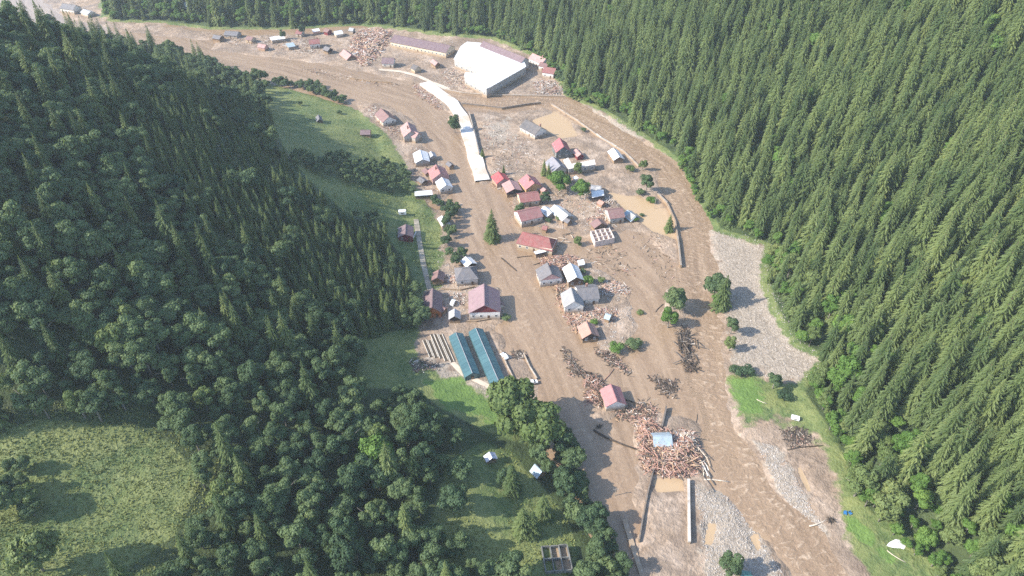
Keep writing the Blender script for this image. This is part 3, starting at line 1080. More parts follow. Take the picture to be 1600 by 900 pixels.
# ------------------------------------------------------------------ buildings
RED = roofing('red roof', (.27, .09, .085)); PINK = roofing('pink red roof', (.46, .15, .165), .5)
BROWN = roofing('brown red roof', (.225, .115, .110)); PURP = roofing('plum brown roof', (.165, .105, .125))
SLATE = roofing('slate grey roof', (.135, .14, .16), .6); DARKR = roofing('charcoal roof', (.075, .078, .088), .6)
LIGHTG = roofing('light grey roof', (.42, .43, .45), .45); WHITER = roofing('white sheet roof', (.78, .78, .78), .4, 1.4, .10)
ROSE = roofing('faded rose roof', (.46, .27, .255), .6); TERRA = roofing('terracotta roof', (.46, .255, .20), .7)
BLUE = roofing('pale blue roof', (.38, .50, .58), .4, .9, .08); TEAL = roofing('teal roof', (.06, .30, .27), .4)
BRIGHT = roofing('bright red roof', (.55, .06, .075), .45)
W_WHITE = plain('white plaster', (.74, .72, .68), .85, .12, .5, mud=2.2); W_GREY = plain('grey plaster', (.40, .39, .37), .85, .18, .5, mud=2.2)
W_CREAM = plain('cream plaster', (.62, .53, .40), .85, .14, .5, mud=2.2); W_OCHRE = plain('ochre plaster', (.52, .33, .16), .85, .15, .5, mud=2.0)
W_WOOD = plain('brown boards', (.16, .10, .065), .85, .35, 1.2, mud=1.2); W_DARK = plain('dark boards', (.055, .042, .038), .85, .35, 1.2, mud=1.0)
W_ORANGE = plain('orange timber', (.42, .15, .06), .75, .25, 1.0); W_REDW = plain('dark red boards', (.17, .035, .04), .75, .2, 1.0)
W_PINK = plain('pink plaster', (.55, .34, .31), .85, .15, .5, mud=2.0); W_BRICK = plain('red block', (.40, .20, .15), .9, .25, .9, mud=1.5)
FRAME = plain('white window frame', (.75, .75, .74), .5, .05); BRICK = plain('chimney brick', (.30, .16, .12), .9, .25, 2)
CONC = plain('concrete', (.46, .43, .39), .85, .22, .25, mud=.8); CONCD = plain('weathered concrete', (.27, .235, .20), .9, .3, .4, mud=.6)
STONEW = plain('dark stone wall', (.16, .135, .115), .95, .35, .7, mud=.4)


def glass_mat():
    m, nt, p = nt_new('window glass')
    p.inputs['Base Color'].default_value = (.03, .035, .04, 1); p.inputs['Roughness'].default_value = .12
    return m


GLASS = glass_mat()
_w = MB()
for b in ((-.6, .6, -.05, .05, 0, .1), (-.6, .6, -.05, .05, 1.3, 1.4), (-.6, -.5, -.05, .05, .1, 1.3), (.5, .6, -.05, .05, .1, 1.3), (-.04, .04, -.045, .045, .1, 1.3)):
    _w.box(*b)
WIN = _w.data('window_frame', FRAME)
PANE = MB().box(-.5, .5, -.02, .03, .1, 1.3).data('window_pane', GLASS)
DOOR = MB().box(-.5, .5, -.06, .06, 0, 2.1).box(-.38, .38, -.08, .08, 1.1, 1.9).data('door_leaf', plain('door boards', (.13, .08, .05), .7, .3, 2))


def add_windows(root, L, W, zbase, ze, yaw, loc, rows=1, door=True):
    cam_dir = Vector((-loc.x, -loc.y)).normalized()
    c, s = math.cos(yaw), math.sin(yaw)
    first = True
    for nx, ny, ln, off in ((0, -1, L, W / 2), (0, 1, L, W / 2), (1, 0, W, L / 2), (-1, 0, W, L / 2)):
        wn_ = Vector((c * nx - s * ny, s * nx + c * ny))
        if wn_.dot(cam_dir) < .12:
            continue
        n = max(1, int(ln / 3.4))
        rz = math.atan2(ny, nx) + math.pi / 2
        for r in range(rows):
            for k in range(n):
                t = (k + .5) / n - .5
                x = nx * off + (-ny) * t * ln; y = ny * off + nx * t * ln
                if door and first and k == n // 2 and r == 0:
                    d = link('door', DOOR, root); d.location = (x, y, zbase); d.rotation_euler = (0, 0, rz)
                    first = False
                    continue
                w = link('window', WIN, root); w.location = (x, y, zbase + 1.1 + r * 2.7); w.rotation_euler = (0, 0, rz)
                link('pane', PANE, w)


def gable(name, label, cat, r1, r2, zr, ze, w, roof, wall, hip=(0, 0), gmat=None, chim=(), rows=1, windows=True, door=True, over=.45, into=None, low=None, sag=0.0, group=None):
    """pitched-roof building set out from the two ends of its ridge"""
    mx, my = (r1[0] + r2[0]) / 2, (r1[1] + r2[1]) / 2
    gz = 0.0
    for _ in range(6):
        c = G(mx, my, gz + zr); gz = max(.05, .5 * gz + .5 * hz(c.x, c.y))
    p1, p2 = G(*r1, gz + zr), G(*r2, gz + zr)
    c = (p1 + p2) / 2; d = p2 - p1
    yaw = math.atan2(d.y, d.x); L = d.length
    loc = Vector((c.x, c.y, gz))
    if into is None:
        root = empty(name, loc, yaw); tag(root, label, cat, group)
    else:
        root = empty(name, (0, 0, 0)); root.parent = into
        bpy.context.view_layer.update()
        root.matrix_world = Matrix.Translation(loc) @ Matrix.Rotation(yaw, 4, 'Z')
    xe0, xe1 = -L / 2 - hip[0], L / 2 + hip[1]
    hw = w / 2
    th = .2
    e = 1e-3
    rid0, rid1 = (-L / 2, 0, zr), (L / 2, 0, zr - sag)
    top = [rid0, rid1, (xe0, -hw, ze), (xe1, -hw, ze - sag), (xe1, hw, ze - sag), (xe0, hw, ze)]
    bot = [(x, y, z - th) for x, y, z in top]
    V_ = top + bot
    F_ = [(0, 2, 3, 1), (1, 4, 5, 0), (0, 5, 2), (1, 3, 4)]
    if not hip[0]:
        F_ = [f for f in F_ if f != (0, 5, 2)]
    if not hip[1]:
        F_ = [f for f in F_ if f != (1, 3, 4)]
    F_ += [(7, 9, 8, 6), (6, 11, 10, 7)]
    loop = [2, 3] + ([4] if hip[1] else [1, 4]) + [5] + ([] if hip[0] else [0])
    for a, b in zip(loop, loop[1:] + loop[:1]):
        F_.append((a, a + 6, b + 6, b))
    ro = mesh_obj('roof', V_, F_, roof, root)
    cap = MB().bar(Vector(rid0) + Vector((.05, 0, .05)), Vector(rid1) + Vector((-.05, 0, .05)), .34, .14).build('ridge_cap', roof, root)
    if hip[0] or hip[1]:
        pass
    # walls
    x0, x1 = xe0 + over, xe1 - over
    yw = hw - over
    zt = ze + (zr - ze) * over / hw - th - .02
    zp = zr - th - .05
    m = MB()
    b0 = -1.2
    pent = lambda x: [(x, -yw, b0), (x, yw, b0), (x, yw, zt), (x, 0, zp), (x, -yw, zt)]
    if hip[0] or hip[1]:
        zb = ze - th
        m.box(x0, x1, -yw, yw, b0, zb + .05)
    else:
        a = pent(x0); b = pent(x1)
        m.add(a + b, [(0, 1, 2, 3, 4), (9, 8, 7, 6, 5), (0, 4, 9, 5), (1, 6, 7, 2), (0, 5, 6, 1), (2, 7, 8, 3), (3, 8, 9, 4)])
    m.build('wall', wall, root)
    if gmat and not (hip[0] or hip[1]):
        for x, s_ in ((x0, -1), (x1, 1)):
            xx = x + .06 * s_
            tri = [(x, -yw + .02, zt - .05), (x, yw - .02, zt - .05), (x, 0, zp - .02), (xx, -yw + .02, zt - .05), (xx, yw - .02, zt - .05), (xx, 0, zp - .02)]
            MB().add(tri, [(3, 4, 5) if s_ > 0 else (5, 4, 3), (0, 3, 5, 2), (1, 2, 5, 4), (0, 1, 4, 3)]).build('gable', gmat, root)
    if windows:
        add_windows(root, x1 - x0, yw * 2, .2 if ze < 4.2 else .5, ze, yaw, loc, rows, door)
    for t, side in chim:
        x = t * L
        z0 = zr - (zr - ze) * .22
        ch = MB().box(x - .4, x + .4, side * hw * .2 - .4, side * hw * .2 + .4, z0 - .6, zr + 1.0).box(x - .48, x + .48, side * hw * .2 - .48, side * hw * .2 + .48, zr + 1.0, zr + 1.15).build('chimney', BRICK, ro)
    return root


def flat(name, label, cat, poly, zt, roof, wall, thick=.25, over=.35, windows=0, tilt=None):
    """flat-roofed building set out from its roof outline"""
    cx = sum(p[0] for p in poly) / len(poly); cy = sum(p[1] for p in poly) / len(poly)
    gz = 0.0
    for _ in range(6):
        c = G(cx, cy, gz + zt); gz = max(.05, .5 * gz + .5 * hz(c.x, c.y))
    P = [G(a, b, gz + zt) for a, b in poly]
    area = sum(P[i].x * P[(i + 1) % len(P)].y - P[(i + 1) % len(P)].x * P[i].y for i in range(len(P)))
    if area < 0:
        P.reverse()
    c = Vector((sum(p.x for p in P) / len(P), sum(p.y for p in P) / len(P), gz))
    n = len(P)
    e0 = (P[1] - P[0]); yaw = math.atan2(e0.y, e0.x)
    root = empty(name, c, yaw); tag(root, label, cat)
    rot = Matrix.Rotation(-yaw, 3, 'Z')
    Q = [rot @ (p - c) for p in P]
    def inset(q, k):
        out = []
        for i in range(n):
            a, b, d = q[i - 1], q[i], q[(i + 1) % n]
            u = (b - a).to_2d().normalized(); v = (d - b).to_2d().normalized()
            n1 = Vector((-u.y, u.x)); n2 = Vector((-v.y, v.x))
            bis = (n1 + n2); bis = bis / max(.35, 1 + n1.dot(n2))
            out.append(Vector((b.x + bis.x * k, b.y + bis.y * k, b.z)))
        return out
    def prism(q, z0, z1, tl=0):
        vs = [(p.x, p.y, z0) for p in q] + [(p.x, p.y, z1) for p in q]
        return vs, [tuple(reversed(range(n))), tuple(range(n, 2 * n))] + [(i, (i + 1) % n, n + (i + 1) % n, n + i) for i in range(n)]
    w = inset(Q, over)
    MB().add(*prism(w, -1.2, zt - thick - .005)).build('wall', wall, root)
    MB().add(*prism(Q, zt - thick, zt)).build('roof', roof, root)
    if windows:
        for i in range(n):
            a, b = w[i], w[(i + 1) % n]
            d = (b - a).to_2d(); L = d.length
            if L < 4:
                continue
            nn = Vector((d.y, -d.x)).normalized()
            wn_ = Matrix.Rotation(yaw, 2) @ nn
            if wn_.dot(Vector((-c.x, -c.y)).normalized()) < .1:
                continue
            k = int(L / windows)
            for j in range(k):
                p = a.to_2d() + d * ((j + .5) / k)
                o = link('window', WIN, root); o.location = (p.x, p.y, 1.5); o.rotation_euler = (0, 0, math.atan2(nn.y, nn.x) + math.pi / 2)
                o.scale = (1.3, 1, 1.2)
                link('pane', PANE, o)
    return root


# village beyond the road
gable('warehouse', 'long low warehouse with a plum-brown pitched roof by the forest edge', 'warehouse', (616, 54), (704, 71), 8, 4.6, 15, PURP, W_CREAM)
flat('factory_hall', 'big factory hall with a white stepped flat roof', 'factory', [(730, 65), (752, 67), (818, 92), (822, 104), (766, 136), (760, 138), (725, 119), (727, 113), (750, 115), (748, 108), (709, 92), (720, 72)], 7, roofing('hall roof', (.80, .80, .79), .45, 7, .35, 1.0), W_GREY, .5, .3, 5)
gable('factory_wing', 'narrow brown-roofed building behind the white factory hall', 'building', (755, 64), (821, 90), 10, 7.0, 9, PURP, W_GREY, windows=False)
gable('house', 'white house with a dull mauve roof beside the factory hall', 'house', (832, 83), (853, 92), 7, 4, 9, ROSE, W_WHITE, chim=((.2, 1),))
gable('house', 'low reddish roofed annex between the factory and the red house', 'house', (844, 97), (857, 100), 5, 3.4, 7, BROWN, W_WHITE)
gable('house', 'white house with a deep red roof at the forest foot', 'house', (850, 104), (869, 107), 6.5, 4, 10, RED, W_WHITE)
gable('house', 'small white house with a mauve roof below the warehouse', 'house', (597, 90), (616, 90.5), 6.5, 3.6, 9, PURP, W_WHITE)
gable('cabin', 'little dark roofed cabin beside the mauve-roofed white house', 'cabin', (646, 100), (653, 104), 5, 2.8, 6.5, DARKR, W_CREAM, windows=False)
gable('house', 'white house with a red roof standing alone among flooded yards', 'house', (482, 62), (499, 60.5), 6.5, 4.2, 9, RED, W_WHITE, chim=((.3, 1),))
gable('shed', 'collapsed pale rose roof lying beside the timber yard', 'shed', (537, 77), (549, 86), 4, 1.0, 9, ROSE, W_WOOD, windows=False)
gable('house', 'grey-brown roofed house at the far forest edge', 'house', (352, 48), (373, 49.5), 5, 3, 9, SLATE, W_GREY)
gable('house', 'house with a dark roof and white wall at the valley bend', 'house', (97, 5), (119, 8), 7, 4, 10, SLATE, W_WHITE)
gable('house', 'white-roofed house half hidden in the far trees', 'house', (280, 2), (296, 5), 6, 4, 8, WHITER, W_WHITE)
flat('shed', 'low white-topped shed among the far flooded yards', 'shed', [(421, 58), (443, 55), (446, 60), (424, 63)], 3, WHITER, W_GREY)
flat('shed', 'pale blue-topped shed half buried in mud', 'shed', [(446, 68), (458, 66), (462, 72), (450, 74)], 2.6, BLUE, W_GREY)
flat('shed', 'pale shed roof behind the red-roofed white house', 'shed', [(487, 46), (498, 44), (500, 48), (489, 50)], 3, WHITER, W_PINK)

for i, (a, b, w_, rf, wl, lab) in enumerate([
    ((334, 54), (346, 56), 7, SLATE, W_WOOD, 'low dark shed at the far forest edge beside the grey-brown roof'),
    ((386, 56), (396, 58), 7, BROWN, W_CREAM, 'brown-roofed cottage half buried by mud at the far bend'),
    ((404, 68), (416, 70), 6, ROSE, W_PINK, 'broken rose-roofed shed on the mud of the far bend'),
    ((463, 47), (473, 48), 7, RED, W_WHITE, 'red-roofed cottage at the forest foot behind the white-topped shed'),
    ((508, 44), (515, 46), 6, BROWN, W_REDW, 'small red-brown shed at the forest edge by the timber yard'),
    ((522, 49), (534, 47), 7, WHITER, W_WHITE, 'white-roofed shed beside the drowned timber yard'),
    ((546, 43), (553, 44), 5, LIGHTG, W_GREY, 'pale grey shed at the back of the timber yard'),
    ((508, 72), (516, 75), 6, SLATE, W_DARK, 'dark wet shed next to the red-roofed white house'),
    ((130, 14), (142, 18), 8, LIGHTG, W_WHITE, 'pale grey house beside the dark-roofed house at the valley bend'),
    ((676, 92), (684, 98), 5, ROSE, W_WOOD, 'small wrecked shed in the yard before the warehouse'),
]):
    gable('shed' if 'shed' in lab else 'cottage', lab, 'shed' if 'shed' in lab else 'house', a, b, 4.6, 2.8, w_, rf, wl, windows='cottage' in lab)

for a, b, w_, rf, wl, nm, lab in [
    ((700, 252), (706, 257), 4, SLATE, W_WOOD, 'shed', 'tiny grey shed beside the faded red house at the water edge'),
    ((664, 262), (670, 268), 5, BROWN, W_WOOD, 'shed', 'brown lean-to shed behind the faded red house'),
    ((656, 276), (664, 282), 5, SLATE, W_DARK, 'shed', 'dark shed in the mud above the long white-topped shed'),
    ((838, 308), (845, 311), 4, LIGHTG, W_WOOD, 'shed', 'pale shed wedged at the corner of the dark red roof'),
    ((846, 291), (853, 296), 4, ROSE, W_BRICK, 'shed', 'brick shed behind the ochre house with vivid pink roof'),
    ((936, 312), (944, 316), 4, TERRA, W_BRICK, 'shed', 'little terracotta shed above the brown-roofed house'),
    ((884, 340), (891, 344), 4, SLATE, W_WOOD, 'shed', 'small grey shed below the crumpled white roof'),
    ((848, 352), (856, 354), 4, RED, W_WOOD, 'shed', 'broken red shed behind the torn dark red roof'),
    ((946, 490), (955, 493), 4, BLUE, W_WOOD, 'shed', 'crushed pale blue shed on the debris island'),
    ((738, 426), (744, 430), 4, DARKR, W_WOOD, 'shed', 'low dark shed at the water end of the hipped grey house'),
    ((688, 478), (696, 482), 4, BROWN, W_WOOD, 'shed', 'low brown shed in the yard beside the orange timber house'),
    ((779, 470), (784, 476), 4, PURP, W_WHITE, 'porch', 'small mauve-roofed porch on the water side of the barn'),
]:
    gable(nm, lab, nm, a, b, 3.4, 2.2, w_, rf, wl, windows=False)

# left bank of the flood
gable('house', 'brown-roofed house with a wrecked end below the meadow', 'house', (595, 169), (608, 182), 6.5, 3.2, 10, BROWN, W_WHITE)
h = gable('house', 'grey-walled house with a rose cross-gabled roof at the meadow foot', 'house', (636, 190), (642, 205), 7.5, 4, 10, ROSE, W_GREY, chim=((.1, -1),))
gable('wing', None, None, (640, 203), (654, 208), 6, 3.8, 7, ROSE, W_GREY, into=h, windows=False)
gable('shed', 'sagging white roofed shed at the water edge', 'shed', (656, 234), (660, 249), 5, 3, 9, WHITER, W_GREY, windows=False)
gable('shed', 'small grey shed beside the sagging white roof', 'shed', (673, 236), (677, 243), 4, 2.6, 5, LIGHTG, W_GREY, windows=False)
gable('house', 'house with a faded red roof next to a white cottage', 'house', (681, 257), (688, 271), 7, 3.8, 10.5, roofing('faded red roof', (.42, .17, .17)), W_PINK, chim=((-.1, -1),))
gable('cottage', 'white cottage with a pale roof beside the faded red roof', 'house', (690, 277), (697, 289), 5.6, 3.3, 8, WHITER, W_WHITE)
flat('shed', 'long low shed with a white flat roof above the flood', 'shed', [(648, 299), (675, 297), (676, 304), (648, 306)], 3, WHITER, W_DARK)
gable('shed', 'little white-roofed shack by the riverside thicket', 'shed', (690, 337), (697, 349), 3.6, 2.4, 5, WHITER, W_GREY, windows=False)
gable('shed', 'pale roofed shed tucked behind the hipped grey house', 'shed', (727, 401), (737, 411), 4, 2.6, 6, WHITER, W_DARK, windows=False)
gable('house', 'white house with a grey hipped roof by the water', 'house', (722, 419), (734, 418), 7, 3.7, 10.5, SLATE, W_WHITE, hip=(3.6, 3.6), gmat=None)
gable('shed', 'narrow brown-roofed shed beside the stacked timber', 'shed', (685.5, 421), (683, 434), 4.6, 2.6, 6, BROWN, W_WOOD, windows=False)
gable('barn', 'large barn-like house with mauve roof, dark red gable and white wall', 'house', (756, 443), (757, 477), 9, 4.5, 14.5, roofing('mauve roof', (.30, .19, .215), .5), W_WHITE, gmat=W_REDW)
gable('house', 'orange timber house with a plum roof under the trees', 'house', (676, 450), (675, 480), 6.6, 3.2, 8.5, PURP, W_ORANGE, gmat=W_ORANGE)
gable('shed', 'small shed with a light grey roof in the muddy yard', 'shed', (710, 482), (710, 494), 4.6, 2.8, 5.4, LIGHTG, W_DARK, windows=False)
gable('house', 'brown-roofed hillside house beside the dirt track', 'house', (634, 350), (633, 366), 5, 3, 8, PURP, W_REDW)
gable('hut', 'brown hay hut at the edge of the hillside meadow', 'hut', (563, 203), (579, 203), 4.2, 2.4, 6, PURP, W_WOOD, windows=False)
gable('hut', 'tiny dark hut alone in the hillside meadow', 'hut', (497, 179), (499, 186), 3.6, 2, 4, SLATE, W_DARK, windows=False)
gable('shed', 'tiny shed with a white striped roof in the lower meadow', 'shed', (764, 706), (769, 716), 3.4, 2.1, 4.4, roofing('white striped roof', (.6, .6, .66), .5, 2.2, .05, 1.5), W_DARK, windows=False)
gable('shed', 'shed with a steep pale blue roof under meadow trees', 'shed', (835, 725), (847, 737), 3.6, 1.4, 4.6, BLUE, W_WOOD, windows=False)

# the drowned village
gable('house', 'charcoal-roofed house with white gable standing alone on the mud plain', 'house', (821, 186), (846, 199), 7.2, 3.4, 11, DARKR, W_WHITE, chim=((.35, 1),))
gable('house', 'dark-fronted house with a crimson roof above the long pale flat roof', 'house', (874, 215), (881, 229), 8.5, 4.8, 9.5, roofing('crimson roof', (.38, .10, .12)), plain('shade grey wall', (.12, .135, .135), .8, .2), rows=2)  # wall colour is darkened to carry the shade on the front
gable('house', 'house with a slate-blue roof between dark spruces and green trees', 'house', (863, 244), (876, 259), 6.8, 3.6, 9.5, roofing('slate blue roof', (.25, .255, .30), .5), W_GREY)
flat('workshop', 'workshop with a long pale L-shaped flat roof', 'workshop', [(880, 250), (888, 246), (893, 256), (929, 249), (931, 257), (888, 264)], 4.4, roofing('pale flat roof', (.66, .60, .55), .7, 3, .2), W_GREY, .25, .3, 4)
gable('shed', 'small shed with a red-striped roof behind the long pale roof', 'shed', (900, 232), (908, 241), 4, 2.5, 5, ROSE, W_REDW, windows=False)
gable('shed', 'leaning white-roofed shed beside the river wall', 'shed', (958, 231), (968, 245), 4.6, 2.6, 7, WHITER, W_WOOD, windows=False)
gable('house', 'wrecked house with a bright scarlet roof by the road end', 'house', (778, 268), (787, 279), 5.5, 3, 9, BRIGHT, W_PINK, windows=False)
gable('house', 'torn house with a pale pink-grey roof next to the scarlet roof', 'house', (796, 281), (804, 295), 5, 3, 9.5, ROSE, W_DARK, windows=False)
gable('house', 'ochre house with a vivid pink-red roof', 'house', (823, 272), (835, 286), 7, 3.8, 10.5, PINK, W_OCHRE, chim=((.1, -1),))
gable('house', 'house with a dark red roof wedged between small trees', 'house', (810, 303.5), (841, 299.5), 6, 3.5, 10, RED, W_CREAM)
gable('house', 'long house with a brownish red roof beside the crumpled white roof', 'house', (808, 331), (843, 323), 6.5, 3.6, 11, roofing('old red roof', (.30, .125, .125)), W_WHITE)
gable('house', 'low building under a crumpled white metal roof', 'house', (866, 320), (888, 335), 4.6, 2.6, 8, WHITER, W_GREY, sag=.6, windows=False)
gable('shed', 'small shed with a buckled white roof beside the long red roof', 'shed', (850, 322), (862, 331), 4.2, 2.6, 6, WHITER, W_GREY, sag=.5, windows=False)
flat('shed', 'white flat-roofed shed beside the round bright green tree', 'shed', [(924, 299), (943, 296.5), (944, 305), (925, 309)], 3.2, WHITER, W_DARK)
gable('shed', 'battered grey shed behind the white flat-roofed shed', 'shed', (923, 290), (940, 291), 4.4, 3, 7, LIGHTG, W_GREY, sag=.5, windows=False)
flat('shed', 'small white kiosk roof between the green trees', 'shed', [(895, 277), (900, 274), (904, 278), (899, 281)], 3, WHITER, W_WHITE)
gable('house', 'big house with a torn dark red roof and cream wall', 'house', (820, 363), (858, 370), 7.5, 3.8, 11, roofing('dark red roof', (.27, .06, .06)), W_CREAM, hip=(3.0, 3.5), sag=.8)
flat('shed', 'little shed with a white lid-like roof before the torn red roof', 'shed', [(834, 393), (852, 388.5), (853.5, 393), (837, 397)], 2.8, WHITER, W_DARK)
gable('house', 'brown-roofed house with crumpled pale sheeting at its end', 'house', (949, 328), (973, 325), 6.6, 4, 10, BROWN, W_GREY)
gable('shed', 'crumpled pale blue-white sheeting against the brown-roofed house', 'shed', (980, 328), (994, 337), 3.4, 1.6, 7, BLUE, W_GREY, sag=.7, windows=False)
gable('cabin', 'small brown gabled cabin behind the roofless house', 'cabin', (933, 341), (940, 349), 5, 2.8, 8, BROWN, W_WOOD, windows=False)
gable('house', 'house with one light grey and one dark slope amid broken boards', 'house', (855, 410), (862, 428), 7.6, 4, 11.5, SLATE, W_WHITE, gmat=W_PINK, chim=((-.3, 1),))
gable('house', 'house with a white roof and brown gable beside the green bush', 'house', (891, 411), (901, 433), 6, 3.6, 8, WHITER, W_WOOD)
flat('shed', 'white shed roof behind the bush and the white-roofed house', 'shed', [(902, 407), (912, 405), (914, 413), (904, 415)], 2.6, WHITER, W_GREY)
h = gable('house', 'grey cross-gabled house with white front walls on the debris island', 'house', (901, 450), (934, 447), 6.6, 3.6, 11, SLATE, W_WHITE, chim=((.0, 1),))
gable('wing', None, None, (892, 449), (898, 471), 7.2, 3.8, 9.5, roofing('pale grey roof', (.33, .34, .35), .5), W_WHITE, into=h)
gable('cabin', 'cabin with a salmon-pink roof and dark gable on the debris island', 'cabin', (916, 502), (924, 521), 5.5, 3, 8, TERRA, W_DARK)
gable('cabin', 'cabin with a faded rose-red roof caught in heaped wreckage', 'cabin', (954, 600), (964, 627), 5.6, 3.0, 8.5, roofing('rose red roof', (.42, .17, .18), .6), W_WHITE, windows=False)
gable('shed', 'torn pale blue roof perched on the log jam', 'shed', (1020, 681), (1050, 680), 4.6, 2.4, 6.5, BLUE, W_WOOD, windows=False)
gable('shed', 'teal-green roofed shed on the gravel bar', 'shed', (1157, 899), (1176, 901), 3.6, 2.4, 5, TEAL, W_WOOD, windows=False)

# roofless house and ruin
def roofless(name, label, corners, nx, ny, zt, mat, base=0.0):
    gz = base if base else .2
    for _ in range(4):
        c = G(sum(p[0] for p in corners) / 4, sum(p[1] for p in corners) / 4, gz + zt); gz = max(.05, .5 * gz + .5 * hz(c.x, c.y))
    P = [G(a, b, gz + zt) for a, b in corners]
    c = sum(P, Vector()) / 4; c.z = gz
    root = empty(name, c); tag(root, label, 'house')
    def at(u, v):
        return (P[0] * (1 - u) * (1 - v) + P[1] * u * (1 - v) + P[2] * u * v + P[3] * (1 - u) * v) - Vector((c.x, c.y, P[0].z))
    for i in range(nx + 1):
        u = i / nx
        a, b = at(u, 0), at(u, 1)
        top = zt - random.uniform(0, .5)
        MB().bar((a.x, a.y, top / 2 - .4), (b.x, b.y, top / 2 - .4), .35, top + .8).build('wall', mat, root)
    for j in range(ny + 1):
        v = j / ny
        for i in range(nx):
            a, b = at(i / nx, v), at((i + 1) / nx, v)
            d = (b - a).normalized() * .18
            top = zt - random.uniform(0.02, .6)
            MB().bar((a.x + d.x, a.y + d.y, top / 2 - .4), (b.x - d.x, b.y - d.y, top / 2 - .4), .3, top + .8).build('wall', mat, root)
    fl = [at(0.02, .02), at(.98, .02), at(.98, .98), at(.02, .98)]
    MB().add([(p.x, p.y, .25) for p in fl] + [(p.x, p.y, -.6) for p in fl], [(0, 1, 2, 3), (7, 6, 5, 4), (0, 4, 5, 1), (1, 5, 6, 2), (2, 6, 7, 3), (3, 7, 4, 0)]).build('floor_slab', CONCD, root)
    return root


roofless('roofless_house', 'roofless house of pale block walls with open rooms', [(930, 377), (960, 371), (952, 355), (923, 360)], 4, 3, 3.0, plain('pale blockwork', (.56, .47, .42), .9, .2, .8))
roofless('ruined_house', 'grey roofless ruin at the bottom of the lower meadow', [(853, 893), (894, 888), (886, 850), (846, 853)], 3, 2, 2.0, plain('mossy grey wall', (.15, .15, .14), .9, .5, .5))

# ------------------------------------------------------------------ greenhouses: every roof panel a piece of its own
def greenhouse(label, r1, r2, w, n):
    zr, ze = 3.6, 2.0
    gz = .5
    for _ in range(6):
        c = G((r1[0] + r2[0]) / 2, (r1[1] + r2[1]) / 2, gz + zr); gz = max(.05, .5 * gz + .5 * hz(c.x, c.y))
    p1, p2 = G(*r1, gz + zr), G(*r2, gz + zr)
    c = (p1 + p2) / 2; d = p2 - p1; L = d.length
    root = empty('greenhouse', (c.x, c.y, gz), math.atan2(d.y, d.x)); tag(root, label, 'greenhouse')
    pm, nt, p = nt_new('greenhouse sheet')
    oi = nt.nodes.new('ShaderNodeObjectInfo')
    f = noise(nt, coords(nt), .8, 3)
    nt.links.new(ramp(nt, math_(nt, 'ADD', math_(nt, 'MULTIPLY', f, .6), math_(nt, 'MULTIPLY', oi.outputs['Random'], .4)), [(.2, (.036, .094, .112)), (.8, (.068, .150, .165))]), p.inputs['Base Color'])
    p.inputs['Roughness'].default_value = .4
    pl_ = L / n
    hw = w / 2
    sl = math.hypot(hw, zr - ze); an = math.atan2(zr - ze, hw)
    panel = MB().box(-pl_ / 2 + .03, pl_ / 2 - .03, 0, sl - .03, -.03, .03).data('roof_panel', pm)
    side = MB().box(-pl_ / 2 + .03, pl_ / 2 - .03, -.03, .03, -.5, ze - .06).data('side_panel', pm)
    for k in range(n):
        x = -L / 2 + (k + .5) * pl_
        for s_ in (0, 1):
            o = link('roof_panel', panel, root); o.location = (x, (.0 if s_ else 0), zr)
            o.rotation_euler = (-an, 0, 0) if not s_ else (an, 0, math.pi) if False else (-an, 0, math.pi)
            o = link('side_panel', side, root); o.location = (x, (hw - .12) * (1 if s_ else -1), 0)
    for x, s_ in ((-L / 2 + .1, -1), (L / 2 - .1, 1)):
        MB().add([(x - .05, -hw + .2, -.5), (x - .05, hw - .2, -.5), (x - .05, hw - .2, ze - .15), (x - .05, 0, zr - .2), (x - .05, -hw + .2, ze - .15),
                  (x + .05, -hw + .2, -.5), (x + .05, hw - .2, -.5), (x + .05, hw - .2, ze - .15), (x + .05, 0, zr - .2), (x + .05, -hw + .2, ze - .15)],
                 [(4, 3, 2, 1, 0), (5, 6, 7, 8, 9), (0, 1, 6, 5), (1, 2, 7, 6), (2, 3, 8, 7), (3, 4, 9, 8), (4, 0, 5, 9)]).build('end_wall', pm, root)
    MB().bar((-L / 2, 0, zr + .05), (L / 2, 0, zr + .05), .22, .1).build('ridge_cap', LIGHTG, root)
    MB().box(L / 2 - .02, L / 2 + .06, -.6, .6, -.3, 1.9).build('door', W_DARK, root)
    return root


greenhouse('shorter teal greenhouse beside the wooden garden beds', (712, 519), (738, 583), 6.4, 11)
greenhouse('longer teal greenhouse next to the flooded foundation', (743, 512), (781, 600), 6.6, 15)

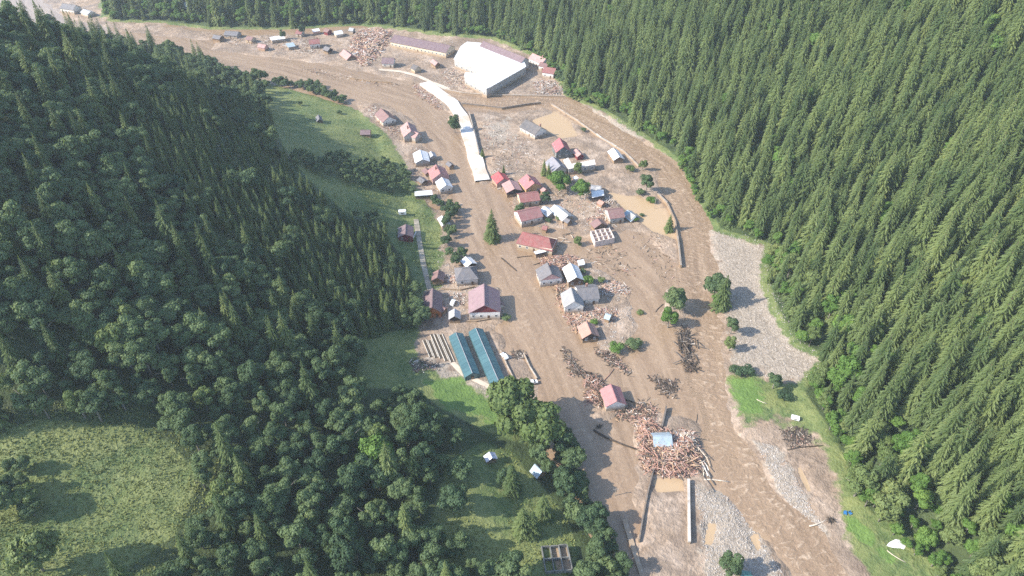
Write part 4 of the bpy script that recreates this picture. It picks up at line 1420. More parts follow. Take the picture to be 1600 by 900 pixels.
# ------------------------------------------------------------------ roads, paths and walls
def strip(name, pts, width, mat, zoff=.06, step=2.0, drape=True, thick=0.0, kind='structure', zfix=None):
    W_ = [H(a, b) for a, b in pts]
    dense = []
    for a, b in zip(W_, W_[1:]):
        n = max(1, int((b - a).length / step))
        for k in range(n):
            dense.append(a.lerp(b, k / n))
    dense.append(W_[-1])
    V_ = []; F_ = []
    m = 5
    for i, p in enumerate(dense):
        d = (dense[min(i + 1, len(dense) - 1)] - dense[max(i - 1, 0)]).to_2d().normalized()
        s_ = Vector((d.y, -d.x))
        wj = width * (1 + .05 * math.sin(i * .45) + random.uniform(-.02, .02))
        for k in range(m):
            q = p.to_2d() + s_ * wj * (k / (m - 1) - .5)
            z = (zfix if zfix is not None else hz(q.x, q.y) + zoff)
            V_.append((q.x, q.y, z))
        if zfix is not None:
            for e_ in (-.5, .5):
                q = p.to_2d() + s_ * wj * e_
                V_.append((q.x, q.y, -1.0))
    st = m + (2 if zfix is not None else 0)
    for i in range(len(dense) - 1):
        a = i * st; b = a + st
        for k in range(m - 1):
            F_.append((a + k, a + k + 1, b + k + 1, b + k))
        if zfix is not None:
            F_.append((a, b, b + m, a + m)); F_.append((a + m - 1, a + m + 1, b + m + 1, b + m - 1))
    o = mesh_obj(name, V_, F_, mat, smooth=False)
    o['kind'] = kind
    return o


def road_mat():
    m, nt, p = nt_new('silted concrete road')
    pos = nt.nodes.new('ShaderNodeNewGeometry').outputs['Position']
    f = noise(nt, pos, .25, 5, .65); f2 = noise(nt, pos, .06, 3)
    c = ramp(nt, f, [(.3, (.50, .47, .44)), (.6, (.72, .70, .67))])
    c = mixc(nt, ramp(nt, f2, [(.42, 0.0), (.62, .85)]), c, (.44, .33, .24))
    nt.links.new(c, p.inputs['Base Color']); p.inputs['Roughness'].default_value = .8
    return m


ROADM = road_mat()
strip('road', [(664, 130), (688, 147), (706, 162), (722, 185), (733, 213), (742, 245), (754, 283)], 8.5, ROADM, zfix=1.25)
strip('path', [(592, 109), (625, 112), (650, 118), (672, 128), (700, 141)], 3.4, plain('silty lane', (.50, .42, .33), .9, .2, .2), .25)
strip('track', [(650, 343), (655, 375), (661, 410), (668, 440), (672, 454)], 2.6, plain('gravel track', (.30, .26, .20), .9, .35, .35), .22)
strip('path', [(706, 566), (725, 585), (760, 602), (785, 622)], 2.2, plain('silty lane', (.5, .42, .33)), .08)
strip('kerb', [(975, 815), (985, 845), (1000, 890), (1012, 930)], 1.6, CONC, zfix=.75)


def wall(label, pts, hgt, thick, mat, name='retaining_wall', slab=None):
    """a wall in cast lengths, each length a piece of its own"""
    W_ = [H(a, b, 0) for a, b in pts]
    root = empty(name, (W_[0].x, W_[0].y, max(0, W_[0].z))); tag(root, label, 'wall')
    o = Vector(root.location)
    for a, b in zip(W_, W_[1:]):
        L = (b - a).to_2d().length
        n = max(1, int(L / 6))
        for k in range(n):
            p = a.lerp(b, k / n); q = a.lerp(b, (k + 1) / n)
            d = (q - p).normalized() * .03
            zb = min(hz(p.x, p.y), hz(q.x, q.y)) - .8
            t = max(hz(p.x, p.y), hz(q.x, q.y), 0) + hgt + random.uniform(-.12, .12)
            P = Vector((p.x, p.y, (zb + t) / 2)) - o; Q = Vector((q.x, q.y, (zb + t) / 2)) - o
            MB().bar(P + Vector((d.x, d.y, 0)), Q - Vector((d.x, d.y, 0)), thick + random.uniform(-.04, .04), t - zb).build('wall_section', mat, root)
    return root


wall('pale concrete flood wall below the factory yard', [(690, 141), (722, 148), (757, 151), (800, 152), (880, 152)], 1.2, .7, CONC)
wall('dark stone wall along the flooded mud plain', [(722, 166), (755, 169), (785, 173), (815, 168), (845, 164)], 1.6, .7, STONEW)
wall('pale curved river wall along the far channel', [(862, 166), (900, 190), (940, 217), (975, 240), (998, 262)], 1.1, .9, CONC)
wall('dark river wall running past the bushy conifer', [(1028, 305), (1042, 322), (1054, 350), (1060, 385), (1063, 420)], 1.5, .8, CONCD)
wall('short dark wall above the log jam', [(1040, 641), (1034, 668)], 1.2, .6, STONEW)
wall('low dark wall bending below the log jam', [(1021, 735), (1012, 770), (1004, 810), (998, 848)], .9, .5, STONEW)
wall('straight concrete wall standing below the log jam', [(1075, 752), (1076, 850)], 1.7, .9, CONC)
wall('dark parapet beside the pale concrete road', [(733, 180), (741, 210), (749, 245)], 2.4, .5, CONCD)
wall('thin concrete footing beside the longer greenhouse', [(782, 550), (792, 572), (802, 592)], .9, .45, CONC)
wall('thin concrete footing at the water edge below the greenhouses', [(818, 555), (828, 575), (839, 594)], .9, .45, CONC)
wall('low wall edging the far river bend', [(545, 124), (580, 129), (612, 131)], .9, .6, CONCD)
wall('broken wall in the yard behind the white hipped house', [(690, 452), (720, 454), (742, 449)], .8, .4, CONCD)
wall('low wall at the foot of the white barn', [(728, 503), (745, 503), (775, 498)], .8, .4, CONCD)
wall('white garden wall around the hillside house', [(622, 358), (632, 374), (645, 374), (650, 364)], .8, .3, FRAME, 'garden_wall')

WOODB = plain('bleached board', (.50, .45, .38), .85, .2, 1.5)
for i, (a, b) in enumerate([((663, 532), (674, 558)), ((671, 532), (682, 559)), ((675, 523), (690, 560)), ((680, 523), (698, 564)), ((688, 523), (707, 566))]):
    A_, B_ = H(*a), H(*b)
    root = empty('garden_bed', A_); tag(root, 'long narrow board-edged garden bed beside the shorter greenhouse', 'garden bed', 'board-edged garden beds')
    d = (B_ - A_); s_ = Vector((d.y, -d.x, 0)).normalized()
    for k in (-.75, .75):
        MB().bar(s_ * k + Vector((0, 0, .2)), d + s_ * k + Vector((0, 0, .2)), .28, .5).build('edge_board', WOODB, root)
    MB().bar(Vector((0, 0, .05)), d + Vector((0, 0, .05)), 1.1, .3).build('soil', plain('dark soil', (.07, .055, .04), .95, .3, 2), root)

# ------------------------------------------------------------------ vehicles, poles and small things
TYRE = plain('tyre rubber', (.025, .025, .025), .9, .1)
_wh = MB()
_wh.tube([(0, -.12, 0), (0, .12, 0)], .33, 12)
WHEEL = _wh.data('wheel', TYRE, True)


def car(label, px, py, rz, paint, van=False, name='car'):
    p = H(px, py)
    root = empty(name, (p.x, p.y, max(p.z, .02)), rz); tag(root, label, 'van' if van else 'car')
    prof = [(-2.1, .35), (2.1, .35), (2.15, .8), (1.2, .95)] + ([(.9, 1.9), (-2.1, 1.9)] if van else [(.5, 1.42), (-1.2, 1.45), (-1.9, .98)]) + [(-2.15, .8)]
    n = len(prof)
    vs = [(x, -.85, z) for x, z in prof] + [(x, .85, z) for x, z in prof]
    MB().add(vs, [tuple(range(n)), tuple(reversed(range(n, 2 * n)))] + [(i, n + i, n + (i + 1) % n, (i + 1) % n) for i in range(n)]).build('body', paint, root)
    top = 1.75 if van else 1.36
    MB().box(-1.0 if not van else -.2, .45 if not van else .8, -.87, .87, 1.0, top - .04).build('side_window', GLASS, root)
    MB().bar((1.17, 0, .99), (.56 if not van else .93, 0, top), 1.5, .06).build('windscreen', GLASS, root)
    for x in (-1.35, 1.35):
        for y in (-.82, .82):
            w = link('wheel', WHEEL, root); w.location = (x, y, .33)
    return root


WPAINT = plain('white paint', (.75, .75, .74), .35, .06, .4, .5)
car('white van parked in the muddy yard between the barn and the timber house', 708, 475, 1.3, WPAINT, True, 'van')
car('white car stranded beside the thin footing wall', 788, 558, 2.2, WPAINT)
car('white car stranded at the corner of the flooded foundation', 832, 599, .3, WPAINT)


def caravan(label, px, py, rz, L=4.6):
    p = H(px, py)
    root = empty('caravan', p, rz); tag(root, label, 'caravan')
    MB().box(-L / 2, L / 2, -1.1, 1.1, .5, 2.3).box(-L / 2 + .15, L / 2 - .15, -1.0, 1.0, 2.3, 2.5).build('body', WPAINT, root)
    MB().bar((L / 2, 0, .55), (L / 2 + 1.2, 0, .5), .15, .12).build('tow_bar', STONEW, root)
    w = link('window', WIN, root); w.location = (0, -1.12, 1.0); w.scale = (1.6, 1, .7); link('pane', PANE, w)
    for y in (-.95, .95):
        w = link('wheel', WHEEL, root); w.location = (0, y, .33)
    return root


caravan('small white caravan parked on the bright green meadow', 1242, 655, -.35, 4.2).scale = (.72, .72, .6)
caravan('white caravan above the hillside house', 629, 335, .1, 4.0)

POLEW = plain('pole timber', (.30, .26, .22), .9, .2, 2)


def pole(px, py, label, h=8.5):
    p = H(px, py)
    root = empty('utility_pole', (p.x, p.y, p.z)); tag(root, label, 'pole')
    MB().tube([(0, 0, -1), (0, 0, h)], [.16, .10], 8).build('post', POLEW, root)
    MB().box(-.9, .9, -.06, .06, h - .8, h - .66).build('crossarm', POLEW, root)
    for x in (-.8, 0, .8):
        MB().box(x - .05, x + .05, -.05, .05, h - .66, h - .45).build('insulator', FRAME, root)


pole(765, 190, 'utility pole on the mud plain beside the dark stone wall')
pole(709, 132, 'utility pole before the white factory hall')
pole(883, 182, 'utility pole on the far river wall')
pole(961, 776, 'short dark pole standing in the flood water by the bank trees', 5)
pole(1022, 330, 'utility pole on the mud beside the river wall')
pole(800, 240, 'utility pole on the mud plain before the charcoal-roofed house')
pole(660, 300, 'utility pole beside the long white-topped shed')

p = H(1401, 852)
tb = []
g = np.random.default_rng(4)
ring = [(-5.5, -.5), (-2.5, 1.6), (1, 3.2), (4.2, 2.6), (5.2, -1), (3.2, -3.4), (1.0, -1.6), (-2, -1.2)]
vs = [(0, 0, 1.5)] + [(x * .55, y * .55, g.uniform(.5, 1.2)) for x, y in ring] + [(x, y, .12) for x, y in ring]
n = len(ring)
fs = [(0, 1 + i, 1 + (i + 1) % n) for i in range(n)] + [(1 + i, 1 + n + i, 1 + n + (i + 1) % n, 1 + (i + 1) % n) for i in range(n)]
vs += [(x, y, z - .08) for x, y, z in vs]
k = 2 * n + 1
fs += [tuple(reversed([i + k for i in f])) for f in fs] + [(1 + n + i, 1 + n + i + k, 1 + n + (i + 1) % n + k, 1 + n + (i + 1) % n) for i in range(n)]
o = mesh_obj('tarpaulin', vs, fs, plain('white tarpaulin', (.8, .8, .8), .5, .08)); o.location = p; o.scale = (.72, .72, .6)
tag(o, 'crumpled white tarpaulin spread at the meadow edge', 'tarpaulin')

for dx, yy in ((-4, 803), (4, 803)):
    p = H(1324 + dx, yy)
    root = empty('garden_chair', p, .4 if dx > 0 else -.3); tag(root, 'blue garden chair of a pair standing on the trampled meadow', 'chair', 'blue chairs on the meadow')
    bl = plain('blue plastic', (.04, .17, .36), .5, .1)
    MB().box(-.5, .5, -.5, .5, .45, .55).build('seat', bl, root)
    MB().box(-.5, .5, .42, .52, .56, 1.25).build('backrest', bl, root)
    for x in (-.45, .45):
        for y in (-.45, .45):
            MB().box(x - .05, x + .05, y - .05, y + .05, -.05, .45).build('leg', bl, root)
# ------------------------------------------------------------------ wreckage
TIM = [plain('fresh timber', (.56, .38, .24), .85, .25, 1.5), plain('pale timber', (.52, .44, .35), .85, .2, 1.5), plain('grey driftwood', (.155, .125, .10), .9, .3, 1.5),
       plain('red-brown timber', (.34, .19, .14), .85, .3, 1.5), plain('dark driftwood', (.062, .047, .036), .9, .3, 1.5), plain('whitewashed board', (.60, .56, .51), .8, .1, 1.5),
       plain('pinkish timber', (.43, .28, .225), .85, .25, 1.5)]


def heap(name, label, poly, n, lens, hgt, weights, seed, thick=(.06, .2), core=None, curve=1.0):
    """an uncountable tangle of boards, beams and branches"""
    g = np.random.default_rng(seed)
    wp = [tuple(G(a, b, .4).xy) for a, b in poly]
    xs = [p[0] for p in wp]; ys = [p[1] for p in wp]
    pts = []
    while len(pts) < n:
        x = g.uniform(min(xs), max(xs), n); y = g.uniform(min(ys), max(ys), n)
        d = sdf(x, y, wp) + g.normal(0, 1.0, n) + 3.2 * fbm(x, y, 7, seed) - .3
        pts += [(a, b, c) for a, b, c in zip(x, y, d) if c > 0]
    pts = pts[:n]
    X = np.array([p[0] for p in pts]); Y = np.array([p[1] for p in pts]); D = np.array([p[2] for p in pts])
    Z = np.maximum(height(X, Y), 0)
    lump = vnoise(X, Y, 5, seed) * .9 + .35
    prof = np.clip(D / 5, .12, 1) ** curve * hgt * lump
    zz = Z + prof * g.uniform(.25, 1.05, n)
    m = MB()
    base = g.uniform(0, 6.28)
    w = np.array(weights) / sum(weights)
    mi = g.choice(len(TIM), n, p=w)
    ln = g.uniform(*lens, n) * g.uniform(.5, 1, n); th = g.uniform(*thick, n)
    an = base + g.normal(0, 1.0, n) + 2 * vnoise(X, Y, 9, seed + 3); ti = g.normal(0, .22, n)
    for i in range(n):
        d = np.array([math.cos(an[i]) * math.cos(ti[i]), math.sin(an[i]) * math.cos(ti[i]), math.sin(ti[i])]) * ln[i] / 2
        c = np.array([X[i], Y[i], zz[i]])
        flatb = g.random() < .55
        m.bar(c - d, c + d, th[i] * (1.7 if flatb else 1), th[i] * (.5 if flatb else 1), int(mi[i]))
    o = m.build(name, TIM)
    tag(o, label, None, None, 'stuff')
    return o


#            fresh pale grey redbr dark white pink
heap('timber_debris', 'broken boards and beams heaped around the grey houses', [(846, 405), (880, 398), (908, 404), (906, 412), (888, 410), (884, 436), (880, 450), (890, 482), (905, 490), (905, 520), (892, 505), (872, 465), (862, 440), (843, 420)], 1500, (1.2, 4), 1.6, (2, 1.2, 1, 5, 2, .8, 4), 1)
heap('timber_debris', 'rubble and boards strewn in front of the grey cross-gabled house', [(905, 482), (945, 480), (968, 488), (960, 505), (925, 500), (905, 505)], 420, (1, 3), .9, (2, 1, 1, 4, 1, 1, 4), 2)
heap('timber_debris', 'boards washed against the far side of the grey house', [(934, 445), (965, 438), (985, 455), (975, 462), (940, 462)], 380, (1, 4), 1.0, (1, 2, 2, 3, 2, 2, 2), 3)
heap('log_jam_debris', 'huge tangle of planks and logs jammed below the torn blue roof', [(993, 665), (1010, 653), (1032, 665), (1055, 680), (1085, 682), (1090, 700), (1088, 725), (1072, 745), (1050, 738), (1008, 733), (1000, 705)], 4200, (1.2, 5), 3.0, (3, 1.2, 2, 5, 2, .5, 4), 4)
heap('board_heap', 'pile of pale fresh boards on top of the log jam', [(1048, 682), (1066, 678), (1088, 690), (1084, 704), (1062, 706), (1046, 698)], 900, (1.2, 4.5), 3.8, (2, 6, 0, .3, 0, 5, 1), 5)
heap('timber_debris', 'splintered beams heaped against the rose-red cabin', [(913, 592), (928, 588), (943, 602), (943, 632), (936, 636), (920, 618)], 700, (1.5, 6), 2.2, (1, 1, 1, 5, 3, .3, 3), 6)
heap('driftwood', 'dark driftwood tangle in the flood below the round tree', [(1058, 520), (1068, 508), (1078, 520), (1084, 545), (1092, 575), (1075, 582), (1066, 560)], 330, (1.5, 6), 1.5, (0, .2, 4, .3, 7, .15, 0), 7)
heap('driftwood', 'grey driftwood bar in the middle of the flood', [(1012, 585), (1030, 588), (1062, 592), (1062, 610), (1050, 622), (1025, 610)], 300, (1, 4), 1.0, (0, .3, 4, .4, 6, .2, .2), 8)
heap('driftwood', 'line of dark driftwood in the main channel', [(876, 535), (884, 545), (905, 575), (940, 590), (936, 594), (900, 582), (880, 560)], 420, (1, 4), .8, (0, .4, 4, .6, 6, .2, .3), 9)
heap('driftwood', 'dark drift caught behind the salmon-roofed cabin island', [(925, 535), (940, 548), (968, 560), (988, 580), (984, 588), (955, 566), (930, 548)], 360, (1, 4), .8, (.2, .4, 3, 1, 5, .2, .5), 10)
heap('driftwood', 'drift of branches and boards across the mud above the log jam', [(960, 645), (1005, 622), (1036, 640), (1030, 655), (990, 660)], 420, (1, 5), .7, (.5, .5, 3, 2, 4, .2, 1), 11)
heap('timber_debris', 'mixed wreckage between the scarlet and vivid pink roofs', [(768, 270), (782, 262), (812, 285), (812, 300), (790, 300), (770, 290)], 420, (1, 3), 1.0, (2, 2, 1, 2, 1, 3, 4), 12)
heap('timber_debris', 'scattered planks around the roofless house', [(915, 345), (945, 318), (955, 345), (962, 352), (925, 362)], 420, (1, 3.5), 1.2, (2, 2, 1, 3, 1, 2, 3), 13)
heap('timber_debris', 'pale wreckage below the white flat-roofed shed', [(905, 305), (950, 300), (960, 320), (945, 335), (930, 325)], 360, (1, 4), .8, (1, 3, 1, 2, 1, 3, 2), 14)
heap('timber_debris', 'reddish wreckage beside the pale concrete road', [(645, 130), (660, 135), (690, 160), (690, 172), (672, 165), (650, 145)], 600, (1.5, 5), 1.4, (2, 3, 1, 4, 2, 2, 5), 15)
heap('timber_debris', 'white and red wreckage at the forest foot below the red house', [(834, 130), (860, 124), (880, 140), (876, 150), (836, 148)], 600, (1.5, 5), 2.0, (1, 2, 1, 4, 1, 5, 3), 16)
heap('timber_yard', 'scattered sawn timber over the drowned timber yard', [(556, 50), (590, 44), (612, 50), (604, 72), (575, 105), (562, 100), (545, 75)], 2600, (2, 6), 2.6, (3, 2.5, 1.5, 3, 1, 1.5, 5), 17, (.15, .45))
heap('timber_debris', 'debris strewn before the warehouse and the white hall', [(690, 115), (708, 105), (725, 120), (765, 140), (700, 138)], 500, (1, 4), 1.0, (1, 3, 1, 2, 1.5, 3, 3), 18)
heap('timber_debris', 'broken wood around the far flooded houses', [(325, 52), (420, 60), (470, 60), (505, 70), (500, 85), (440, 80), (340, 66)], 650, (1, 5), 1.0, (1, 3, 2, 1, 2, 4, 1), 19)
heap('timber_debris', 'broken wood beside the wrecked brown-roofed house', [(566, 168), (585, 165), (600, 180), (625, 205), (634, 225), (615, 215), (580, 185)], 380, (1, 4), .9, (1, 2, 1, 2, 1, 2, 4), 20)
heap('driftwood', 'twigs and rubbish strewn over the mud plain', [(750, 190), (820, 215), (860, 262), (800, 272), (758, 260)], 420, (.8, 3), .35, (1, 2, 2, 1, 2, 2, 1), 21)
heap('driftwood', 'dark brushwood lying on the bare riverside mud', [(1220, 675), (1255, 668), (1275, 690), (1240, 702)], 300, (1, 4), .7, (0, .5, 3, .5, 6, 0, 0), 22)
heap('driftwood', 'drift scattered in the shallow flood near the river wall', [(980, 365), (1020, 360), (1055, 400), (1060, 440), (1040, 440), (1000, 400)], 90, (1, 4), .3, (0, 1, 3, 1, 4, .5, .5), 23)
heap('timber_debris', 'planks and rubble in the yard beside the white van', [(690, 460), (722, 458), (725, 478), (705, 470)], 260, (1, 3), .6, (1, 2, 2, 1, 1, 2, 1), 24)
heap('timber_stack', 'stacked pink and white boards beside the hipped grey house', [(695, 432), (711, 431), (711, 441), (696, 442)], 420, (2, 3), 2.4, (1, 2, 0, 3, 0, 3, 3), 25)
heap('driftwood', 'grey rubbish on the dirt bank above the greenhouses', [(640, 568), (685, 562), (688, 575), (650, 590)], 320, (.8, 3), .6, (0, .5, 5, .5, 3, .5, 0), 26)
heap('driftwood', 'drift piled on the corner of the flooded foundation', [(800, 545), (822, 548), (825, 560), (803, 558)], 200, (1, 4), .8, (0, .5, 4, .5, 4, .5, 0), 27)

heap('timber_debris', 'loose boards littering the mud among the red roofs', [(795, 296), (850, 285), (905, 300), (920, 340), (900, 360), (850, 350), (800, 350)], 420, (.8, 3), .4, (1, 1, 2, 3, 3, 1, 3), 31)
heap('timber_debris', 'washed-up boards along the riverside gardens of the faded red house', [(640, 225), (665, 228), (690, 255), (708, 290), (690, 310), (650, 300)], 300, (.8, 3), .5, (1, 2, 2, 2, 2, 1, 2), 32)
heap('driftwood', 'drift line of twigs across the mud below the roofless house', [(905, 385), (960, 380), (1000, 420), (985, 440), (930, 415)], 150, (.8, 4), .3, (0, 1, 3, 1, 4, .3, .5), 33)
heap('driftwood', 'drift and rubble lining the far river bend', [(440, 98), (520, 112), (600, 128), (640, 132), (600, 134), (500, 118)], 260, (1, 4), .4, (.5, 1, 3, 1, 4, 1, .5), 34)

# logs that can be told apart
LOGM = []
for i in range(4):
    m = MB()
    b = [.0, .03, -.02, .05][i]
    m.tube([(-.5, 0, 0), (-.2, b, .01), (.15, b * .6, 0), (.5, -b * .5, 0)], [1, .92, .82, .66], 7)
    LOGM.append(m.v), LOGM.append(m.f)
LOGD = {}
for j, mt in enumerate(TIM):
    for i in range(4):
        m = MB(); m.add([(x, y, z) for x, y, z in LOGM[2 * i]], LOGM[2 * i + 1])
        m.v = [(x, y if abs(y) < .0 else y * 1.0, z) for x, y, z in m.v]
        LOGD[(j, i)] = None


def log(px, py, L, rad, yaw, mi, tilt=0.0, up=0.0, label=None, group=None):
    p = G(px, py, .5 + up)
    key = (mi, int(L * 2), int(rad * 20), int(px) % 3)
    if LOGD.get(key) is None:
        k = [.0, .03, -.04][int(px) % 3] * L
        m = MB().tube([(-L / 2, 0, 0), (-L * .2, k, .01), (L * .15, k * .6, 0), (L / 2, -k * .5, 0)], [rad, rad * .92, rad * .82, rad * .62], 7)
        for q in range(2):
            xx = L * (.1 + .25 * q); s_ = 1 if q else -1
            m.tube([(xx, k * .5, 0), (xx + .4, k * .5 + s_ * rad * 2.6, rad)], [rad * .3, rad * .1], 4)
        LOGD[key] = m.data('log', TIM[mi], True)
    o = link('log', LOGD[key])
    gz = max(0.0, hz(p.x, p.y))
    o.location = (p.x, p.y, gz + rad * .5 + up)
    o.rotation_euler = (0, tilt, yaw)
    tag(o, label, 'log', group)
    return o


g = np.random.default_rng(99)


def scatter_logs(poly, n, label, group, mats, lens, rads, up=(0, 0), ang=None):
    xs = [p[0] for p in poly]; ys = [p[1] for p in poly]
    k = 0
    while k < n:
        a, b = g.uniform(min(xs), max(xs)), g.uniform(min(ys), max(ys))
        if sdf(np.array([a]), np.array([b]), poly)[0] < 0:
            continue
        log(a, b, round(g.uniform(*lens) * 2) / 2, round(g.uniform(*rads) * 20) / 20, g.normal(*ang) if ang else g.uniform(0, 3.14), int(g.choice(mats)), g.normal(0, .12), g.uniform(*up), label, group)
        k += 1


scatter_logs([(1000, 660), (1030, 660), (1080, 690), (1088, 722), (1070, 742), (1010, 732), (1000, 700)], 85, 'orange-brown log lying on the big log jam', 'logs on the log jam', [0, 3, 3, 6, 2], (3.5, 8), (.1, .22), (1.0, 2.6))
scatter_logs([(914, 592), (930, 588), (944, 605), (940, 634), (922, 622)], 22, 'broken beam leaning in the heap by the rose-red cabin', 'beams by the rose-red cabin', [3, 6, 4, 2], (3, 7), (.1, .2), (.6, 1.8))
scatter_logs([(848, 402), (905, 400), (880, 445), (885, 490), (905, 520), (890, 505), (865, 450)], 36, 'reddish beam in the wreckage around the grey houses', 'beams around the grey houses', [3, 6, 0, 4], (2.5, 5), (.1, .2), (.3, 1.3))
scatter_logs([(1055, 515), (1090, 525), (1090, 575), (1065, 580)], 24, 'dark driftwood trunk in the tangle below the round trees', 'dark trunks in the driftwood tangle', [4, 2, 4], (4, 9), (.15, .3), (.2, 1.0), (1.5, .7))
scatter_logs([(875, 530), (905, 570), (940, 592), (900, 585)], 14, 'thin dark trunk stranded along the main channel', 'thin trunks in the main channel', [4, 2], (3, 7), (.12, .22), (0, .4), (2.2, .4))
scatter_logs([(560, 50), (610, 50), (575, 104), (548, 76)], 40, 'pale sawn log in the drowned timber yard', 'sawn logs in the timber yard', [1, 5, 6], (5, 9), (.25, .4), (.6, 2.2), (.9, .35))
scatter_logs([(880, 385), (900, 370), (895, 362), (875, 366)], 12, 'grey branch heaped in mud between the red roofs and the roofless house', 'grey branches on the mud', [2, 1, 4], (2, 5), (.1, .2), (.1, .6))
scatter_logs([(1090, 690), (1100, 700), (1108, 752), (1096, 755)], 8, 'bleached birch trunk trailing downstream from the log jam', 'birch trunks below the log jam', [1, 5, 2], (7, 11), (.15, .25), (.2, 1.2), (1.75, .25))
for a, b, L, r_, yw, mi, lab in [
    (795, 412, 13, .3, -.95, 4, 'long dark trunk stuck in the flood by the torn red roof'),
    (965, 688, 20, .4, -.55, 4, 'long uprooted trunk lying across the mud beside the log jam'),
    (1280, 816, 8, .25, .35, 1, 'pale beam jutting from the riverbank meadow'),
    (1258, 700, 14, .25, .15, 4, 'thin fallen trunk across the bare riverside mud'),
    (1190, 628, 4, .15, -.6, 1, 'short pale plank on the bright green meadow'),
    (1088, 655, 6, .12, 1.2, 4, 'thin stick standing out of the flood above the boards'),
    (1120, 750, 9, .3, -.1, 1, 'bleached trunk stranded at the tip of the gravel bar'),
    (1000, 632, 12, .25, -.5, 4, 'dark trunk lying upstream of the log jam'),
    (947, 588, 12, .2, .85, 3, 'long red-brown beam leaning on the heap by the rose-red cabin'),
    (905, 578, 11, .3, -.3, 4, 'thick dark trunk upstream of the rose-red cabin'),
    (1400, 870, 6, .15, -.8, 1, 'pale branch on the lower meadow below the tarpaulin'),
    (820, 400, 8, .2, .2, 4, 'thin dark trunk drifting before the torn red roof'),
    (845, 408, 9, .2, .6, 4, 'dark trunk pinned against the two-tone grey roof house'),
    (1030, 480, 7, .2, .9, 2, 'grey trunk caught between the two flooded trees'),
]:
    log(a, b, L, r_, yw, mi, 0, .1, lab)

# uprooted root plates
for a, b, lab in [(936, 668, 'dark root plate of the long trunk by the log jam'), (1297, 814, 'dark root tangle at the end of the pale beam'), (850, 437, 'dark root ball washed against broken boards')]:
    p = H(a, b)
    m = MB()
    for k in range(26):
        an = g.uniform(0, 6.28); el = g.uniform(-.2, 1.2); L = g.uniform(1.0, 2.2)
        m.tube([(0, 0, .4), (math.cos(an) * L * .5, math.sin(an) * L * .5, .4 + L * .4 * math.sin(el)), (math.cos(an) * L, math.sin(an) * L, .4 + L * .5 * math.sin(el) - .2)], [.22, .12, .03], 5)
    o = m.build('root_plate', TIM[4]); o.location = p
    tag(o, lab, 'root')

# stones on the gravel bars
def stones(name, label, polys, n, seed, sz=(.15, .55)):
    g = np.random.default_rng(seed)
    m_v = []; m_f = []
    oct_v = np.array([(1, 0, 0), (-1, 0, 0), (0, 1, 0), (0, -1, 0), (0, 0, 1), (0, 0, -1)], float)
    oct_f = [(0, 2, 4), (2, 1, 4), (1, 3, 4), (3, 0, 4), (2, 0, 5), (1, 2, 5), (3, 1, 5), (0, 3, 5)]
    for poly, k in zip(polys, n):
        wp = [tuple(G(a, b, .4).xy) for a, b in poly]
        xs = [p[0] for p in wp]; ys = [p[1] for p in wp]
        x = g.uniform(min(xs), max(xs), k * 4); y = g.uniform(min(ys), max(ys), k * 4)
        ok = sdf(x, y, wp) > 0
        x, y = x[ok][:k], y[ok][:k]
        z = height(x, y)
        for a, b, c in zip(x, y, z):
            if c < -.15:
                continue
            s = g.uniform(*sz) * g.uniform(.5, 1.2)
            v = oct_v * g.uniform(.7, 1.2, 3) * s
            an = g.uniform(0, 6.28); ca, sa = math.cos(an), math.sin(an)
            nb = len(m_v)
            m_v += [(a + q[0] * ca - q[1] * sa, b + q[0] * sa + q[1] * ca, c + q[2] * .7 + .05) for q in v]
            m_f += [tuple(i + nb for i in f) for f in oct_f]
    o = mesh_obj(name, m_v, m_f, plain('river stones', (.33, .30, .27), .9, .35, .5))
    tag(o, label, None, None, 'stuff')


stones('gravel', 'pale cobbles strewn over the gravel bars', [GRAVEL[0], GRAVEL[1], GRAVEL[2], GRAVEL[3], GRAVEL[4]], [2600, 1400, 3600, 700, 500], 5, (.1, .36))
stones('gravel', 'rubble and clods scattered over the mud banks', [[(985, 655), (1105, 720), (1010, 735)], [(700, 330), (715, 390), (748, 415), (782, 452), (788, 500), (680, 500), (680, 420)], [(850, 405), (945, 425), (1000, 500), (950, 555), (890, 500)], [(800, 290), (1000, 320), (940, 380), (805, 345)], [(330, 55), (700, 60), (870, 130), (700, 135), (440, 92)]], [500, 800, 900, 900, 2200], 6, (.12, .5))

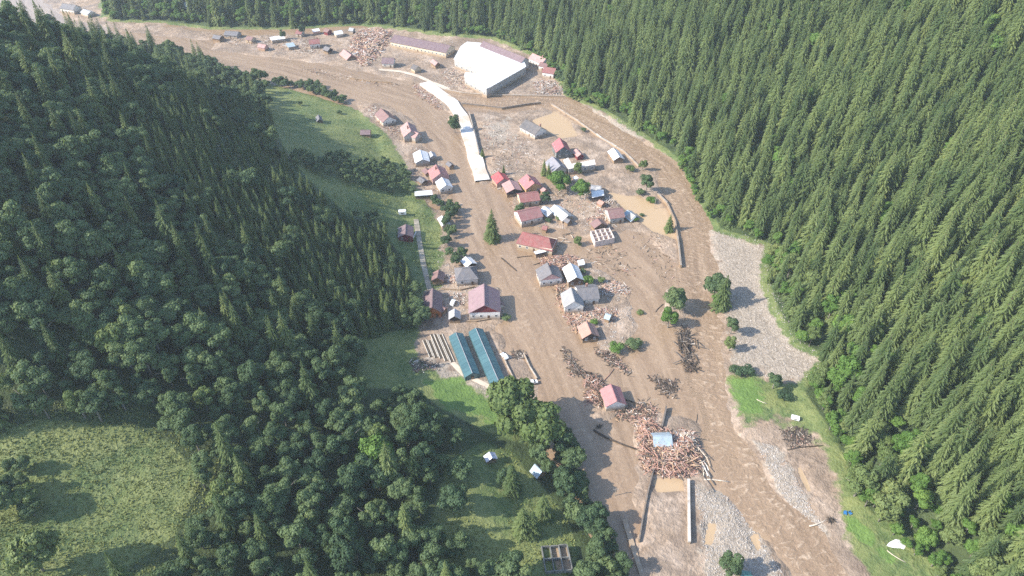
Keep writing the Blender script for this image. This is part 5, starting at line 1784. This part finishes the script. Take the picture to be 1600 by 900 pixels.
# tufts and weeds in the meadows
def tufts(name, label, polys, n, mat, seed, hs=(.15, .5)):
    g = np.random.default_rng(seed)
    T = []; tone = []
    for poly, k in zip(polys, n):
        a = g.uniform(min(p[0] for p in poly), max(p[0] for p in poly), k * 3); b = g.uniform(min(p[1] for p in poly), max(p[1] for p in poly), k * 3)
        ok = sdf(a, b, poly) > 2
        a, b = a[ok][:k], b[ok][:k]
        # onto the ground along the view, a few rounds of correction
        da, db = a - 800.0, 450.0 - b
        dy = FPX * CP + db * SP; dz = -FPX * SP + db * CP
        z = np.full(a.shape, 10.0)
        for _ in range(14):
            t = (CAM_H - z) / -dz
            x, y = da * t, dy * t
            z = .5 * z + .5 * height(x, y)
        z = height(x, y)
        keep = (vnoise(x, y, 11, 9) + .5 * vnoise(x, y, 4, 3)) > (.25 if k > 4000 else .6)
        x, y, z = x[keep], y[keep], z[keep]
        n2 = len(x)
        for rep in range(4):
            an = g.uniform(0, 6.28, n2); h_ = g.uniform(*hs, n2); w = h_ * .8
            ox = g.normal(0, .5, n2); oy = g.normal(0, .5, n2)
            c = np.stack([x + ox, y + oy, z - .1], 1)
            s_ = np.stack([np.cos(an) * w, np.sin(an) * w, 0 * w], 1)
            tp = c + np.stack([-np.sin(an) * w * 1.1, np.cos(an) * w * 1.1, h_], 1)
            T.append(np.stack([c - s_, c + s_, tp], 1)); tone.append(g.random(n2))
    me = leaf_mesh(name, np.concatenate(T), np.concatenate(tone), mat)
    o = link(name, me); tag(o, label, None, None, 'stuff')


M_GRASS = foliage('meadow weeds', (.125, .158, .046), (.235, .252, .082), .3)
tufts('meadow_grass', 'tall uneven grass and weeds on the meadows', [MEADOW[0], MEADOW[1], MEADOW[3], [(130 + (a - 130) * 1.25, 795 + (b - 795) * 1.25) for a, b in MEADOW[4]]], [2000, 1200, 1500, 7000], M_GRASS, 12)

# ------------------------------------------------------------------ hazy air over the valley
hm = bpy.data.materials.new('valley haze'); hm.use_nodes = True
hn = hm.node_tree
hn.nodes.remove(hn.nodes['Principled BSDF'])
pv = hn.nodes.new('ShaderNodeVolumePrincipled')
pv.inputs['Color'].default_value = (.78, .89, 1.0, 1)
pv.inputs['Density'].default_value = 0.00012
pv.inputs['Anisotropy'].default_value = .15
hn.links.new(pv.outputs[0], hn.nodes['Material Output'].inputs['Volume'])
zt = max(float(TZ.max()) + 40, CAM_H + 20)
hb = MB().box(-700, 560, -60, 1060, -6, zt).build('haze', hm)
hb['kind'] = 'stuff'
hb['label'] = 'thin blue morning haze filling the valley'
